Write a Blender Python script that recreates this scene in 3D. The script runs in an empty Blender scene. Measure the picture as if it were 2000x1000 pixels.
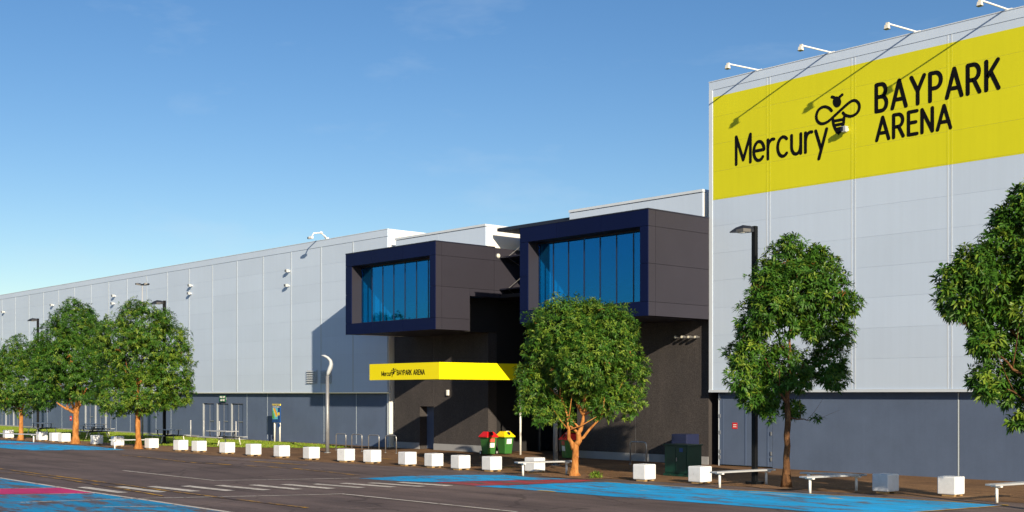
import bpy, math, random
import numpy as np
from mathutils import Vector, Matrix

random.seed(7)
scene = bpy.context.scene
COL = scene.collection

# ------------------------------------------------------------------ camera, sky, sun, exposure
F = 2353.0                       # focal length in pixels of the 2000 px wide photograph
HOR = 770.0                      # row of the horizon
CAMH = 2.6
YAW = math.atan2(2353.0, 2130.0)
CY, SY = math.cos(YAW), math.sin(YAW)

cam = bpy.data.cameras.new('camera')
cam.sensor_width = 36.0
cam.lens = 36.0 * F / 2000.0
cam.shift_y = (HOR - 500.0) / 2000.0
cam.clip_start = 0.1
cam.clip_end = 3000.0
cam_o = bpy.data.objects.new('camera', cam)
cam_o.location = (0, 0, CAMH)
cam_o.rotation_euler = (math.pi / 2, 0, YAW)
COL.objects.link(cam_o)
scene.camera = cam_o

SUN = Vector((2.39, -1.0, 0.93)).normalized()      # towards the sun
SUN_EL = math.asin(SUN.z)
SUN_AZ = math.atan2(SUN.x, SUN.y)                   # clockwise from +Y

world = bpy.data.worlds.new('World')
scene.world = world
world.use_nodes = True
wn, wl = world.node_tree.nodes, world.node_tree.links
wn.clear()
w_out = wn.new('ShaderNodeOutputWorld')
w_bg = wn.new('ShaderNodeBackground')
w_sky = wn.new('ShaderNodeTexSky')
w_sky.sky_type = 'NISHITA'
w_sky.sun_disc = False
w_sky.sun_elevation = SUN_EL
w_sky.sun_rotation = SUN_AZ
w_sky.altitude = 0
w_sky.air_density = 1.0
w_sky.dust_density = 0.35
w_sky.ozone_density = 2.2
w_hsv = wn.new('ShaderNodeHueSaturation')
w_hsv.inputs['Hue'].default_value = 0.507
w_hsv.inputs['Saturation'].default_value = 1.26
w_hsv.inputs['Value'].default_value = 1.0
# thin cirrus streaks
w_tc = wn.new('ShaderNodeTexCoord')
w_map = wn.new('ShaderNodeMapping')
w_map.inputs['Rotation'].default_value = (0.18, 0.0, 0.9)
w_map.inputs['Scale'].default_value = (1.6, 5.0, 13.0)
w_noi = wn.new('ShaderNodeTexNoise')
w_noi.inputs['Scale'].default_value = 1.5
w_noi.inputs['Detail'].default_value = 5.0
w_noi.inputs['Roughness'].default_value = 0.62
w_rmp = wn.new('ShaderNodeValToRGB')
w_rmp.color_ramp.elements[0].position = 0.56
w_rmp.color_ramp.elements[0].color = (0, 0, 0, 1)
w_rmp.color_ramp.elements[1].position = 0.86
w_rmp.color_ramp.elements[1].color = (0.22, 0.22, 0.22, 1)
w_mix = wn.new('ShaderNodeMixRGB')
w_mix.inputs['Color2'].default_value = (5.6, 6.6, 7.6, 1)
wl.new(w_tc.outputs['Generated'], w_map.inputs['Vector'])
wl.new(w_map.outputs['Vector'], w_noi.inputs['Vector'])
wl.new(w_noi.outputs['Fac'], w_rmp.inputs['Fac'])
wl.new(w_rmp.outputs['Color'], w_mix.inputs['Fac'])
wl.new(w_sky.outputs['Color'], w_hsv.inputs['Color'])
wl.new(w_hsv.outputs['Color'], w_mix.inputs['Color1'])
wl.new(w_mix.outputs['Color'], w_bg.inputs['Color'])
w_bg.inputs['Strength'].default_value = 0.077
wl.new(w_bg.outputs['Background'], w_out.inputs['Surface'])

sun = bpy.data.lights.new('sun', 'SUN')
sun.energy = 5.0
sun.angle = math.radians(0.5)
sun.color = (1.0, 0.84, 0.61)
sun_o = bpy.data.objects.new('sun', sun)
sun_o.rotation_euler = SUN.to_track_quat('Z', 'Y').to_euler()
sun_o.location = (40, -40, 40)
COL.objects.link(sun_o)

scene.view_settings.view_transform = 'Standard'
scene.view_settings.look = 'None'
scene.view_settings.gamma = 1.0
scene.view_settings.exposure = 0.60
scene.render.engine = 'CYCLES'
scene.cycles.use_denoising = True
scene.cycles.max_bounces = 6
scene.cycles.sample_clamp_indirect = 6.0

# ------------------------------------------------------------------ places measured on the photograph
def ray(u):
    a = (u - 1000.0) / F
    return a * CY - SY, a * SY + CY            # world x, y for one metre forward

def ground(u, v, z=0.0):
    t = (CAMH - z) * F / (v - HOR)
    x, y = ray(u)
    return Vector((x * t, y * t, z))

def on_wall(u, v, Y=34.9):
    x, y = ray(u)
    t = Y / y
    return Vector((x * t, Y, CAMH + (HOR - v) * t / F))

# ------------------------------------------------------------------ materials
M = {}

def nodes_of(name):
    m = bpy.data.materials.new(name)
    m.use_nodes = True
    nt = m.node_tree
    b = nt.nodes['Principled BSDF']
    M[name] = m
    return m, nt, b

def noise(nt, scale, detail=4.0, rough=0.6, coord='Object', stretch=None):
    tc = nt.nodes.new('ShaderNodeTexCoord')
    src = tc.outputs[coord]
    if coord == 'World':
        pass
    n = nt.nodes.new('ShaderNodeTexNoise')
    n.inputs['Scale'].default_value = scale
    n.inputs['Detail'].default_value = detail
    n.inputs['Roughness'].default_value = rough
    if stretch:
        mp = nt.nodes.new('ShaderNodeMapping')
        mp.inputs['Scale'].default_value = stretch
        nt.links.new(src, mp.inputs['Vector'])
        src = mp.outputs['Vector']
    nt.links.new(src, n.inputs['Vector'])
    return n

def wnoise(nt, scale, detail=4.0, rough=0.6, stretch=None):
    g = nt.nodes.new('ShaderNodeNewGeometry')
    n = nt.nodes.new('ShaderNodeTexNoise')
    n.inputs['Scale'].default_value = scale
    n.inputs['Detail'].default_value = detail
    n.inputs['Roughness'].default_value = rough
    src = g.outputs['Position']
    if stretch:
        mp = nt.nodes.new('ShaderNodeMapping')
        mp.inputs['Scale'].default_value = stretch
        nt.links.new(src, mp.inputs['Vector'])
        src = mp.outputs['Vector']
    nt.links.new(src, n.inputs['Vector'])
    return n

def ramp(nt, fac, stops):
    r = nt.nodes.new('ShaderNodeValToRGB')
    e = r.color_ramp.elements
    e[0].position, e[0].color = stops[0][0], (*stops[0][1], 1)
    e[1].position, e[1].color = stops[-1][0], (*stops[-1][1], 1)
    for p, c in stops[1:-1]:
        k = e.new(p)
        k.color = (*c, 1)
    nt.links.new(fac, r.inputs['Fac'])
    return r

def mixc(nt, fac, a, b, mode='MIX'):
    m = nt.nodes.new('ShaderNodeMixRGB')
    m.blend_type = mode
    for s, val in (('Fac', fac), ('Color1', a), ('Color2', b)):
        if hasattr(val, 'links') or hasattr(val, 'is_linked'):
            nt.links.new(val, m.inputs[s])
        elif s == 'Fac':
            m.inputs[s].default_value = val
        else:
            m.inputs[s].default_value = (*val, 1)
    return m.outputs['Color']

def bump(nt, b, height, strength=0.3, dist=0.02):
    k = nt.nodes.new('ShaderNodeBump')
    k.inputs['Strength'].default_value = strength
    k.inputs['Distance'].default_value = dist
    nt.links.new(height, k.inputs['Height'])
    nt.links.new(k.outputs['Normal'], b.inputs['Normal'])

def paint(name, c, rough=0.5, var=0.10, scale=1.2, metal=0.0, spec=0.5, grain=0.0, streak=0.0, perobj=0.0):
    """a painted or coated surface: broad tonal drift, optional fine grain, rain streaks and piece to piece variation"""
    m, nt, b = nodes_of(name)
    n = wnoise(nt, scale, 5, 0.6)
    lo = tuple(x * (1 - var) for x in c)
    hi = tuple(min(1, x * (1 + var)) for x in c)
    col = ramp(nt, n.outputs['Fac'], [(0.3, lo), (0.7, hi)]).outputs['Color']
    if grain:
        g = wnoise(nt, 70, 2, 0.6)
        r = ramp(nt, g.outputs['Fac'], [(0.35, (1 - grain,) * 3), (0.65, (1 + grain,) * 3)])
        col = mixc(nt, 1.0, col, r.outputs['Color'], 'MULTIPLY')
    if streak:
        s = wnoise(nt, 1.0, 5, 0.65, (7.0, 7.0, 0.22))
        r = ramp(nt, s.outputs['Fac'], [(0.35, (1 - streak,) * 3), (0.62, (1.0,) * 3)])
        col = mixc(nt, 1.0, col, r.outputs['Color'], 'MULTIPLY')
    if perobj:
        oi = nt.nodes.new('ShaderNodeObjectInfo')
        r = ramp(nt, oi.outputs['Random'], [(0.0, (1 - perobj,) * 3), (1.0, (1 + perobj,) * 3)])
        col = mixc(nt, 1.0, col, r.outputs['Color'], 'MULTIPLY')
    nt.links.new(col, b.inputs['Base Color'])
    b.inputs['Roughness'].default_value = rough
    b.inputs['Metallic'].default_value = metal
    b.inputs['Specular IOR Level'].default_value = spec
    return m

paint('cladding', (0.50, 0.605, 0.765), 0.5, 0.025, 0.35, streak=0.025, perobj=0.026, spec=0.3)
paint('cladding_strip', (0.56, 0.63, 0.72), 0.45, 0.04, 0.8, spec=0.3)
paint('cladding_sunlit', (0.78, 0.78, 0.76), 0.5, 0.03, 0.5, streak=0.04, spec=0.3)  # whiter than the cladding: sun on the end faces is put into the colour
paint('joint_grey', (0.45, 0.52, 0.60), 0.5, 0.04, 0.8, spec=0.3)
paint('backing', (0.42, 0.50, 0.62), 0.8, 0.05)
paint('banner_yellow', (0.62, 0.61, 0.014), 0.5, 0.03, 0.4, streak=0.03, perobj=0.015, spec=0.25)
paint('canopy_yellow', (0.80, 0.70, 0.004), 0.45, 0.02, 0.6, spec=0.25)
paint('sign_black', (0.006, 0.006, 0.008), 0.7, 0.1, 3, spec=0.06)
paint('lower_wall', (0.096, 0.134, 0.222), 0.6, 0.09, 0.7, grain=0.05, streak=0.035, spec=0.3)
paint('lower_door', (0.080, 0.118, 0.21), 0.5, 0.07, 1.0, grain=0.05, streak=0.06)
paint('pod_charcoal', (0.027, 0.026, 0.038), 0.6, 0.05, 0.9, grain=0.05, perobj=0.05, spec=0.22)
paint('pod_navy', (0.0025, 0.006, 0.040), 0.45, 0.06, 0.9, perobj=0.05, spec=0.14)
paint('dark_frame', (0.012, 0.014, 0.03), 0.4, 0.05, 2)
paint('shade_black', (0.010, 0.010, 0.012), 0.8, 0.1, 1)  # near-black albedo standing in for deep shade in recesses and openings
paint('plinth', (0.28, 0.29, 0.31), 0.8, 0.08, 2, grain=0.08)
paint('black_metal', (0.006, 0.007, 0.009), 0.5, 0.1, 3, spec=0.15)
paint('lamp_head', (0.014, 0.017, 0.026), 0.4, 0.1, 3)
paint('white_metal', (0.78, 0.78, 0.76), 0.4, 0.04, 3)
paint('steel', (0.42, 0.43, 0.45), 0.35, 0.08, 3, metal=0.75)
paint('lamp_grey', (0.24, 0.25, 0.27), 0.45, 0.1, 4, metal=0.3)
paint('door_post', (0.26, 0.29, 0.33), 0.5, 0.05, 2)
paint('aluminium', (0.40, 0.42, 0.45), 0.45, 0.06, 4, metal=0.12)
paint('cream_metal', (0.70, 0.68, 0.60), 0.5, 0.06, 4)
paint('dark_tube', (0.02, 0.022, 0.03), 0.4, 0.1, 3)
paint('bin_green', (0.035, 0.15, 0.030), 0.45, 0.08, 4)
paint('bin_red', (0.62, 0.012, 0.016), 0.4, 0.05, 4)
paint('bin_yellow', (0.86, 0.66, 0.006), 0.4, 0.05, 4)
paint('rubber', (0.02, 0.02, 0.02), 0.8, 0.1, 5)
paint('paper_white', (0.78, 0.78, 0.76), 0.6, 0.06, 14)
paint('sticker_red', (0.62, 0.10, 0.06), 0.6, 0.25, 22)
paint('sign_red', (0.60, 0.016, 0.02), 0.5, 0.1, 9)
paint('sign_green', (0.006, 0.12, 0.05), 0.5, 0.05, 4)
paint('sign_blue', (0.01, 0.06, 0.22), 0.5, 0.05, 4)
paint('map_cyan', (0.12, 0.50, 0.62), 0.5, 0.1, 8)
paint('map_orange', (0.80, 0.22, 0.02), 0.5, 0.1, 8)
paint('map_yellow', (0.80, 0.62, 0.05), 0.5, 0.1, 8)
paint('map_green', (0.10, 0.34, 0.08), 0.5, 0.1, 8)
paint('cabinet_shaded', (0.002, 0.040, 0.026), 0.45, 0.08, 3, streak=0.08)  # green darkened to carry the tree shade that falls on the cabinet
paint('box_navy', (0.012, 0.018, 0.06), 0.5, 0.08, 3)
paint('louvre_grey', (0.42, 0.46, 0.50), 0.5, 0.05, 3)
paint('timber_foot', (0.34, 0.22, 0.09), 0.8, 0.2, 9)
paint('lens', (0.75, 0.72, 0.62), 0.2, 0.05, 4)
paint('roofing', (0.35, 0.36, 0.37), 0.7, 0.06, 1)

# dark exposed-aggregate wall
m, nt, b = nodes_of('aggregate')
n1 = wnoise(nt, 55, 3, 0.75)
n2 = wnoise(nt, 0.9, 6, 0.7, (1.3, 1.3, 0.4))
c1 = ramp(nt, n1.outputs['Fac'], [(0.32, (0.013, 0.012, 0.013)), (0.52, (0.048, 0.043, 0.045)), (0.72, (0.110, 0.100, 0.100))]).outputs['Color']
c2 = ramp(nt, n2.outputs['Fac'], [(0.28, (0.70, 0.71, 0.74)), (0.7, (1.15, 1.13, 1.11))]).outputs['Color']
nt.links.new(mixc(nt, 1.0, c1, c2, 'MULTIPLY'), b.inputs['Base Color'])
b.inputs['Roughness'].default_value = 0.85
bump(nt, b, n1.outputs['Fac'], 0.5, 0.01)

# tinted glass: blue see-through body with a mirror-like coat
m, nt, b = nodes_of('tinted_glass')
tp = nt.nodes.new('ShaderNodeBsdfTransparent')
tp.inputs['Color'].default_value = (0.03, 0.66, 0.90, 1)
gl = nt.nodes.new('ShaderNodeBsdfGlossy')
gl.inputs['Color'].default_value = (0.06, 0.50, 0.98, 1)
gl.inputs['Roughness'].default_value = 0.012
mx = nt.nodes.new('ShaderNodeMixShader')
mx.inputs['Fac'].default_value = 0.30
nt.links.new(tp.outputs['BSDF'], mx.inputs[1])
nt.links.new(gl.outputs['BSDF'], mx.inputs[2])
nt.links.new(mx.outputs['Shader'], nt.nodes['Material Output'].inputs['Surface'])

m, nt, b = nodes_of('room_light')
b.inputs['Emission Color'].default_value = (1.0, 0.95, 0.85, 1)
b.inputs['Emission Strength'].default_value = 1.6
paint('room_white', (0.70, 0.70, 0.68), 0.7, 0.04)
paint('room_dark', (0.05, 0.055, 0.07), 0.8, 0.08)

m, nt, b = nodes_of('door_glass')
b.inputs['Base Color'].default_value = (0.004, 0.006, 0.010, 1)
b.inputs['Roughness'].default_value = 0.04
b.inputs['IOR'].default_value = 1.7

# asphalt of the car park
def asphalt_colour(nt):
    n1 = wnoise(nt, 0.16, 6, 0.62, (1.0, 1.0, 1.0))
    n2 = wnoise(nt, 22, 3, 0.7)
    n3 = wnoise(nt, 0.7, 5, 0.7, (0.25, 1.6, 1.0))
    c = ramp(nt, n1.outputs['Fac'], [(0.28, (0.088, 0.066, 0.064)), (0.5, (0.128, 0.098, 0.094)), (0.74, (0.168, 0.126, 0.116))]).outputs['Color']
    c = mixc(nt, 1.0, c, ramp(nt, n2.outputs['Fac'], [(0.3, (0.74,) * 3), (0.7, (1.28,) * 3)]).outputs['Color'], 'MULTIPLY')
    c = mixc(nt, 1.0, c, ramp(nt, n3.outputs['Fac'], [(0.32, (0.60, 0.60, 0.63)), (0.62, (1.10,) * 3)]).outputs['Color'], 'MULTIPLY')
    n4 = wnoise(nt, 0.9, 3, 0.5)                              # oil spots
    c = mixc(nt, 1.0, c, ramp(nt, n4.outputs['Fac'], [(0.24, (0.45,) * 3), (0.31, (1.0,) * 3)]).outputs['Color'], 'MULTIPLY')
    g = nt.nodes.new('ShaderNodeNewGeometry')
    wob = wnoise(nt, 0.8, 4, 0.6)
    add = nt.nodes.new('ShaderNodeMixRGB'); add.blend_type = 'ADD'; add.inputs['Fac'].default_value = 1.0
    nt.links.new(g.outputs['Position'], add.inputs['Color1']); nt.links.new(wob.outputs['Color'], add.inputs['Color2'])
    vo = nt.nodes.new('ShaderNodeTexVoronoi'); vo.feature = 'DISTANCE_TO_EDGE'; vo.inputs['Scale'].default_value = 0.22
    nt.links.new(add.outputs['Color'], vo.inputs['Vector'])
    c = mixc(nt, 1.0, c, ramp(nt, vo.outputs['Distance'], [(0.003, (0.62,) * 3), (0.010, (1.0,) * 3)]).outputs['Color'], 'MULTIPLY')
    return c, n2

m, nt, b = nodes_of('asphalt')
c, n2 = asphalt_colour(nt)
nt.links.new(c, b.inputs['Base Color'])
b.inputs['Roughness'].default_value = 0.9
b.inputs['Specular IOR Level'].default_value = 0.25
bump(nt, b, n2.outputs['Fac'], 0.5, 0.012)

def worn_paint(name, c, wear, c2=None, scale=1.3):
    """road paint worn through to the asphalt in streaks"""
    m, nt, b = nodes_of(name)
    asp, n2 = asphalt_colour(nt)
    a = wnoise(nt, scale, 7, 0.72, (0.55, 1.7, 1.0))
    t = wnoise(nt, 0.5, 6, 0.68, (0.5, 1.6, 1.0))
    lo = tuple(x * 0.58 for x in c)
    pc = ramp(nt, t.outputs['Fac'], [(0.3, lo), (0.62, c)]).outputs['Color']
    if c2:
        y = wnoise(nt, 0.62, 3, 0.55, (0.4, 1.4, 1.0))
        pc = mixc(nt, ramp(nt, y.outputs['Fac'], [(0.655, (0, 0, 0)), (0.685, (1, 1, 1))]).outputs['Color'], pc, c2)
    f = ramp(nt, a.outputs['Fac'], [(wear - 0.05, (1, 1, 1)), (wear + 0.07, (0, 0, 0))]).outputs['Color']
    nt.links.new(mixc(nt, f, pc, asp), b.inputs['Base Color'])
    b.inputs['Roughness'].default_value = 0.75
    b.inputs['Specular IOR Level'].default_value = 0.3
    bump(nt, b, n2.outputs['Fac'], 0.35, 0.01)

worn_paint('paint_blue', (0.002, 0.42, 0.90), 0.43, (0.56, 0.36, 0.02))
worn_paint('paint_blue_worn', (0.004, 0.30, 0.62), 0.475)
worn_paint('paint_red', (0.44, 0.05, 0.07), 0.46)
worn_paint('paint_magenta', (0.58, 0.03, 0.17), 0.36)
worn_paint('paint_white', (0.66, 0.62, 0.56), 0.40, scale=5)
worn_paint('paint_yellow', (0.66, 0.36, 0.02), 0.505, scale=2.2)
worn_paint('paint_yellow_new', (0.62, 0.36, 0.03), 0.40, scale=3)

# brown forecourt paving
m, nt, b = nodes_of('paving')
n1 = wnoise(nt, 0.35, 6, 0.65)
n2 = wnoise(nt, 16, 3, 0.75)
n3 = wnoise(nt, 1.0, 4, 0.7, (0.5, 3.0, 1.0))
c = ramp(nt, n1.outputs['Fac'], [(0.3, (0.120, 0.068, 0.036)), (0.55, (0.19, 0.108, 0.054)), (0.75, (0.25, 0.15, 0.075))]).outputs['Color']
c = mixc(nt, 1.0, c, ramp(nt, n2.outputs['Fac'], [(0.3, (0.66,) * 3), (0.7, (1.34,) * 3)]).outputs['Color'], 'MULTIPLY')
c = mixc(nt, 1.0, c, ramp(nt, n3.outputs['Fac'], [(0.35, (0.72,) * 3), (0.6, (1.08,) * 3)]).outputs['Color'], 'MULTIPLY')
nt.links.new(c, b.inputs['Base Color'])
b.inputs['Roughness'].default_value = 0.92
b.inputs['Specular IOR Level'].default_value = 0.2
bump(nt, b, n2.outputs['Fac'], 0.6, 0.015)

m, nt, b = nodes_of('soil')
n1 = wnoise(nt, 5, 6, 0.75)
c = ramp(nt, n1.outputs['Fac'], [(0.3, (0.10, 0.055, 0.028)), (0.55, (0.20, 0.105, 0.045)), (0.75, (0.30, 0.17, 0.075))]).outputs['Color']
nt.links.new(c, b.inputs['Base Color'])
b.inputs['Roughness'].default_value = 0.95
bump(nt, b, n1.outputs['Fac'], 0.8, 0.05)

m, nt, b = nodes_of('turf')
n1 = wnoise(nt, 0.8, 5, 0.65)
n2 = wnoise(nt, 30, 2, 0.7)
c = ramp(nt, n1.outputs['Fac'], [(0.3, (0.09, 0.15, 0.012)), (0.6, (0.17, 0.24, 0.018)), (0.78, (0.27, 0.26, 0.03))]).outputs['Color']
c = mixc(nt, 1.0, c, ramp(nt, n2.outputs['Fac'], [(0.3, (0.6,) * 3), (0.7, (1.3,) * 3)]).outputs['Color'], 'MULTIPLY')
nt.links.new(c, b.inputs['Base Color'])
b.inputs['Roughness'].default_value = 0.9
bump(nt, b, n2.outputs['Fac'], 1.0, 0.05)

# painted concrete blocks
m, nt, b = nodes_of('white_concrete')
n1 = noise(nt, 5.0, 6, 0.7)
n2 = noise(nt, 22.0, 4, 0.7)
oi = nt.nodes.new('ShaderNodeObjectInfo')
n1.noise_dimensions = '4D'
nt.links.new(oi.outputs['Random'], n1.inputs['W'])
mm = nt.nodes.new('ShaderNodeMath'); mm.operation = 'MULTIPLY'; mm.inputs[1].default_value = 40
nt.links.new(oi.outputs['Random'], mm.inputs[0]); nt.links.new(mm.outputs[0], n1.inputs['W'])
c = ramp(nt, n1.outputs['Fac'], [(0.27, (0.26, 0.26, 0.26)), (0.36, (0.62, 0.65, 0.69)), (0.6, (0.70, 0.73, 0.78))]).outputs['Color']
c = mixc(nt, 1.0, c, ramp(nt, n2.outputs['Fac'], [(0.22, (0.72,) * 3), (0.36, (1.0,) * 3)]).outputs['Color'], 'MULTIPLY')
nt.links.new(c, b.inputs['Base Color'])
b.inputs['Roughness'].default_value = 0.7
bump(nt, b, n2.outputs['Fac'], 0.25, 0.01)

def bark(name, c0, c1, c2):
    m, nt, b = nodes_of(name)
    n1 = wnoise(nt, 7, 6, 0.7, (1.0, 1.0, 0.45))
    n2 = wnoise(nt, 40, 3, 0.7)
    c = ramp(nt, n1.outputs['Fac'], [(0.3, c0), (0.5, c1), (0.72, c2)]).outputs['Color']
    c = mixc(nt, 1.0, c, ramp(nt, n2.outputs['Fac'], [(0.3, (0.75,) * 3), (0.65, (1.15,) * 3)]).outputs['Color'], 'MULTIPLY')
    nt.links.new(c, b.inputs['Base Color'])
    b.inputs['Roughness'].default_value = 0.9
    b.inputs['Specular IOR Level'].default_value = 0.2
    bump(nt, b, n1.outputs['Fac'], 0.7, 0.04)

bark('bark_orange', (0.17, 0.065, 0.020), (0.40, 0.165, 0.045), (0.52, 0.27, 0.105))
bark('bark_shaded', (0.045, 0.022, 0.012), (0.11, 0.055, 0.026), (0.34, 0.17, 0.07))  # darker bark: shade of the crown on the trunk is in the colour

m, nt, b = nodes_of('leaf')
at = nt.nodes.new('ShaderNodeAttribute')
at.attribute_name = 'leafcol'
nt.links.new(at.outputs['Color'], b.inputs['Base Color'])
b.inputs['Roughness'].default_value = 0.48
b.inputs['Specular IOR Level'].default_value = 0.28
tr = nt.nodes.new('ShaderNodeBsdfTranslucent')
hs = nt.nodes.new('ShaderNodeHueSaturation')
hs.inputs['Value'].default_value = 1.5
hs.inputs['Hue'].default_value = 0.485
nt.links.new(at.outputs['Color'], hs.inputs['Color'])
nt.links.new(hs.outputs['Color'], tr.inputs['Color'])
mx = nt.nodes.new('ShaderNodeMixShader')
mx.inputs['Fac'].default_value = 0.12
nt.links.new(b.outputs['BSDF'], mx.inputs[1])
nt.links.new(tr.outputs['BSDF'], mx.inputs[2])
nt.links.new(mx.outputs['Shader'], nt.nodes['Material Output'].inputs['Surface'])

# ------------------------------------------------------------------ mesh helpers
def world_loc(o):
    p = Vector((0, 0, 0))
    while o is not None:
        p += o.location
        o = o.parent
    return p

def tag(o, label=None, cat=None, group=None, kind=None):
    if label: o['label'] = label
    if cat: o['category'] = cat
    if group: o['group'] = group
    if kind: o['kind'] = kind
    return o

def thing(name, loc=(0, 0, 0), label=None, cat=None, group=None, rz=0.0, parent=None):
    o = bpy.data.objects.new(name, None)
    o.empty_display_size = 0.3
    COL.objects.link(o)
    if parent is not None:
        o.parent = parent
        o.location = Vector(loc) - world_loc(parent)
    else:
        o.location = loc
    o.rotation_euler = (0, 0, rz)
    return tag(o, label, cat, group)

class MB:
    def __init__(self):
        self.v, self.f = [], []

    def add(self, vs, fs):
        n = len(self.v)
        self.v += [tuple(p) for p in vs]
        self.f += [tuple(i + n for i in f) for f in fs]
        return self

    def box(self, x0, x1, y0, y1, z0, z1):
        vs = [(x, y, z) for z in (z0, z1) for y in (y0, y1) for x in (x0, x1)]
        return self.add(vs, [(0, 2, 3, 1), (4, 5, 7, 6), (0, 1, 5, 4), (2, 6, 7, 3), (0, 4, 6, 2), (1, 3, 7, 5)])

    def frustum(self, z0, x0, y0, z1, x1, y1, cx=0, cy=0, cx1=None, cy1=None):
        cx1 = cx if cx1 is None else cx1
        cy1 = cy if cy1 is None else cy1
        vs = [(cx + sx * x0, cy + sy * y0, z0) for sx, sy in ((-1, -1), (1, -1), (1, 1), (-1, 1))]
        vs += [(cx1 + sx * x1, cy1 + sy * y1, z1) for sx, sy in ((-1, -1), (1, -1), (1, 1), (-1, 1))]
        return self.add(vs, [(3, 2, 1, 0), (4, 5, 6, 7), (0, 1, 5, 4), (1, 2, 6, 5), (2, 3, 7, 6), (3, 0, 4, 7)])

    def tube(self, pts, rad, n=8, flat=None, cap=True):
        pts = [Vector(p) for p in pts]
        rad = list(rad) if hasattr(rad, '__len__') else [rad] * len(pts)
        rings = []
        prev = None
        for i, p in enumerate(pts):
            if i == 0: d = pts[1] - p
            elif i == len(pts) - 1: d = p - pts[i - 1]
            else: d = pts[i + 1] - pts[i - 1]
            d.normalize()
            if prev is None:
                ref = Vector((0, 0, 1)) if abs(d.z) < 0.9 else Vector((1, 0, 0))
                s = d.cross(ref).normalized()
            else:
                s = (prev - d * prev.dot(d)).normalized()
            prev = s
            t = d.cross(s)
            fl = 1.0 if flat is None else flat
            rings.append([p + (s * math.cos(2 * math.pi * k / n) + t * (math.sin(2 * math.pi * k / n) * fl)) * rad[i] for k in range(n)])
        base = len(self.v)
        for r in rings: self.v += [tuple(q) for q in r]
        for i in range(len(rings) - 1):
            for k in range(n):
                a = base + i * n + k
                c = base + i * n + (k + 1) % n
                self.f.append((a, c, c + n, a + n))
        if cap:
            self.f.append(tuple(base + k for k in reversed(range(n))))
            self.f.append(tuple(base + (len(rings) - 1) * n + k for k in range(n)))
        return self

    def loft(self, rings):
        n = len(rings[0])
        base = len(self.v)
        for r in rings: self.v += [tuple(q) for q in r]
        for i in range(len(rings) - 1):
            for k in range(n):
                a = base + i * n + k
                c = base + i * n + (k + 1) % n
                self.f.append((a, c, c + n, a + n))
        self.f.append(tuple(base + k for k in reversed(range(n))))
        self.f.append(tuple(base + (len(rings) - 1) * n + k for k in range(n)))
        return self

    def prism(self, poly, axis, d0, d1):
        """poly: 2-D points; axis 'y' -> (x, z) extruded along y; 'x' -> (y, z) along x; 'z' -> (x, y) along z"""
        def mk(p, d):
            if axis == 'y': return (p[0], d, p[1])
            if axis == 'x': return (d, p[0], p[1])
            return (p[0], p[1], d)
        n = len(poly)
        vs = [mk(p, d0) for p in poly] + [mk(p, d1) for p in poly]
        fs = [tuple(range(n)), tuple(reversed(range(n, 2 * n)))]
        fs += [(i, i + n, (i + 1) % n + n, (i + 1) % n) for i in range(n)]
        return self.add(vs, fs)

    def mesh(self, name, mat, smooth=False, off=Vector((0, 0, 0))):
        me = bpy.data.meshes.new(name)
        me.from_pydata([(x - off.x, y - off.y, z - off.z) for x, y, z in self.v], [], self.f)
        me.materials.append(M[mat])
        if smooth:
            me.polygons.foreach_set('use_smooth', [True] * len(me.polygons))
        me.update()
        return me

    def build(self, name, mat, parent=None, smooth=False, local=False, at=None, bevel=0.0, kind=None):
        """vertices are world coordinates unless local; the object's origin is its own middle (or `at`)"""
        if local:
            off = Vector((0, 0, 0))
        elif at is not None:
            off = Vector(at)
        else:
            a = np.array(self.v)
            lo, hi = a.min(0), a.max(0)
            off = Vector(((lo[0] + hi[0]) / 2, (lo[1] + hi[1]) / 2, lo[2]))
        o = bpy.data.objects.new(name, self.mesh(name, mat, smooth, off))
        COL.objects.link(o)
        if parent is not None:
            o.parent = parent
            o.location = off - (world_loc(parent) if not local else Vector((0, 0, 0)))
        else:
            o.location = off
        if bevel:
            md = o.modifiers.new('bevel', 'BEVEL')
            md.width = bevel
            md.segments = 2
            md.limit_method = 'ANGLE'
        if kind: o['kind'] = kind
        return o

def B(name, mat, parent, x0, x1, y0, y1, z0, z1, bevel=0.0, **k):
    return MB().box(x0, x1, y0, y1, z0, z1).build(name, mat, parent, bevel=bevel, **k)

_box_cache = {}
def piece(name, mat, parent, x0, x1, y0, y1, z0, z1):
    """a box that shares its mesh with every other piece of the same size and material"""
    key = (name, mat, round(x1 - x0, 4), round(y1 - y0, 4), round(z1 - z0, 4))
    if key not in _box_cache:
        hx, hy, hz = (x1 - x0) / 2, (y1 - y0) / 2, (z1 - z0) / 2
        _box_cache[key] = MB().box(-hx, hx, -hy, hy, -hz, hz).mesh(name, mat)
    o = bpy.data.objects.new(name, _box_cache[key])
    COL.objects.link(o)
    o.parent = parent
    o.location = Vector(((x0 + x1) / 2, (y0 + y1) / 2, (z0 + z1) / 2)) - world_loc(parent)
    return o

def copy_tree(o, parent=None):
    c = o.copy()
    COL.objects.link(c)
    if parent is not None: c.parent = parent
    for ch in o.children: copy_tree(ch, c)
    return c

# ------------------------------------------------------------------ ground
def sheet(name, mat, pts, z, parent=None, kind='structure', thick=0.0):
    mb = MB()
    mb.add([(p[0], p[1], z) for p in pts], [tuple(range(len(pts)))])
    o = mb.build(name, mat, parent, at=(0, 0, 0))
    me = o.data
    if me.polygons[0].normal.z < 0:
        me.flip_normals()
    if kind and parent is None: o['kind'] = kind
    return o

ground_o = sheet('ground', 'asphalt', [(-900, -700), (700, -700), (700, 900), (-900, 900)], 0.0)

def front_line(x):       # where the car park meets the forecourt
    if x < -45: return 24.9
    return 24.9 + (x + 45) / 30.0 * 3.25

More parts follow.
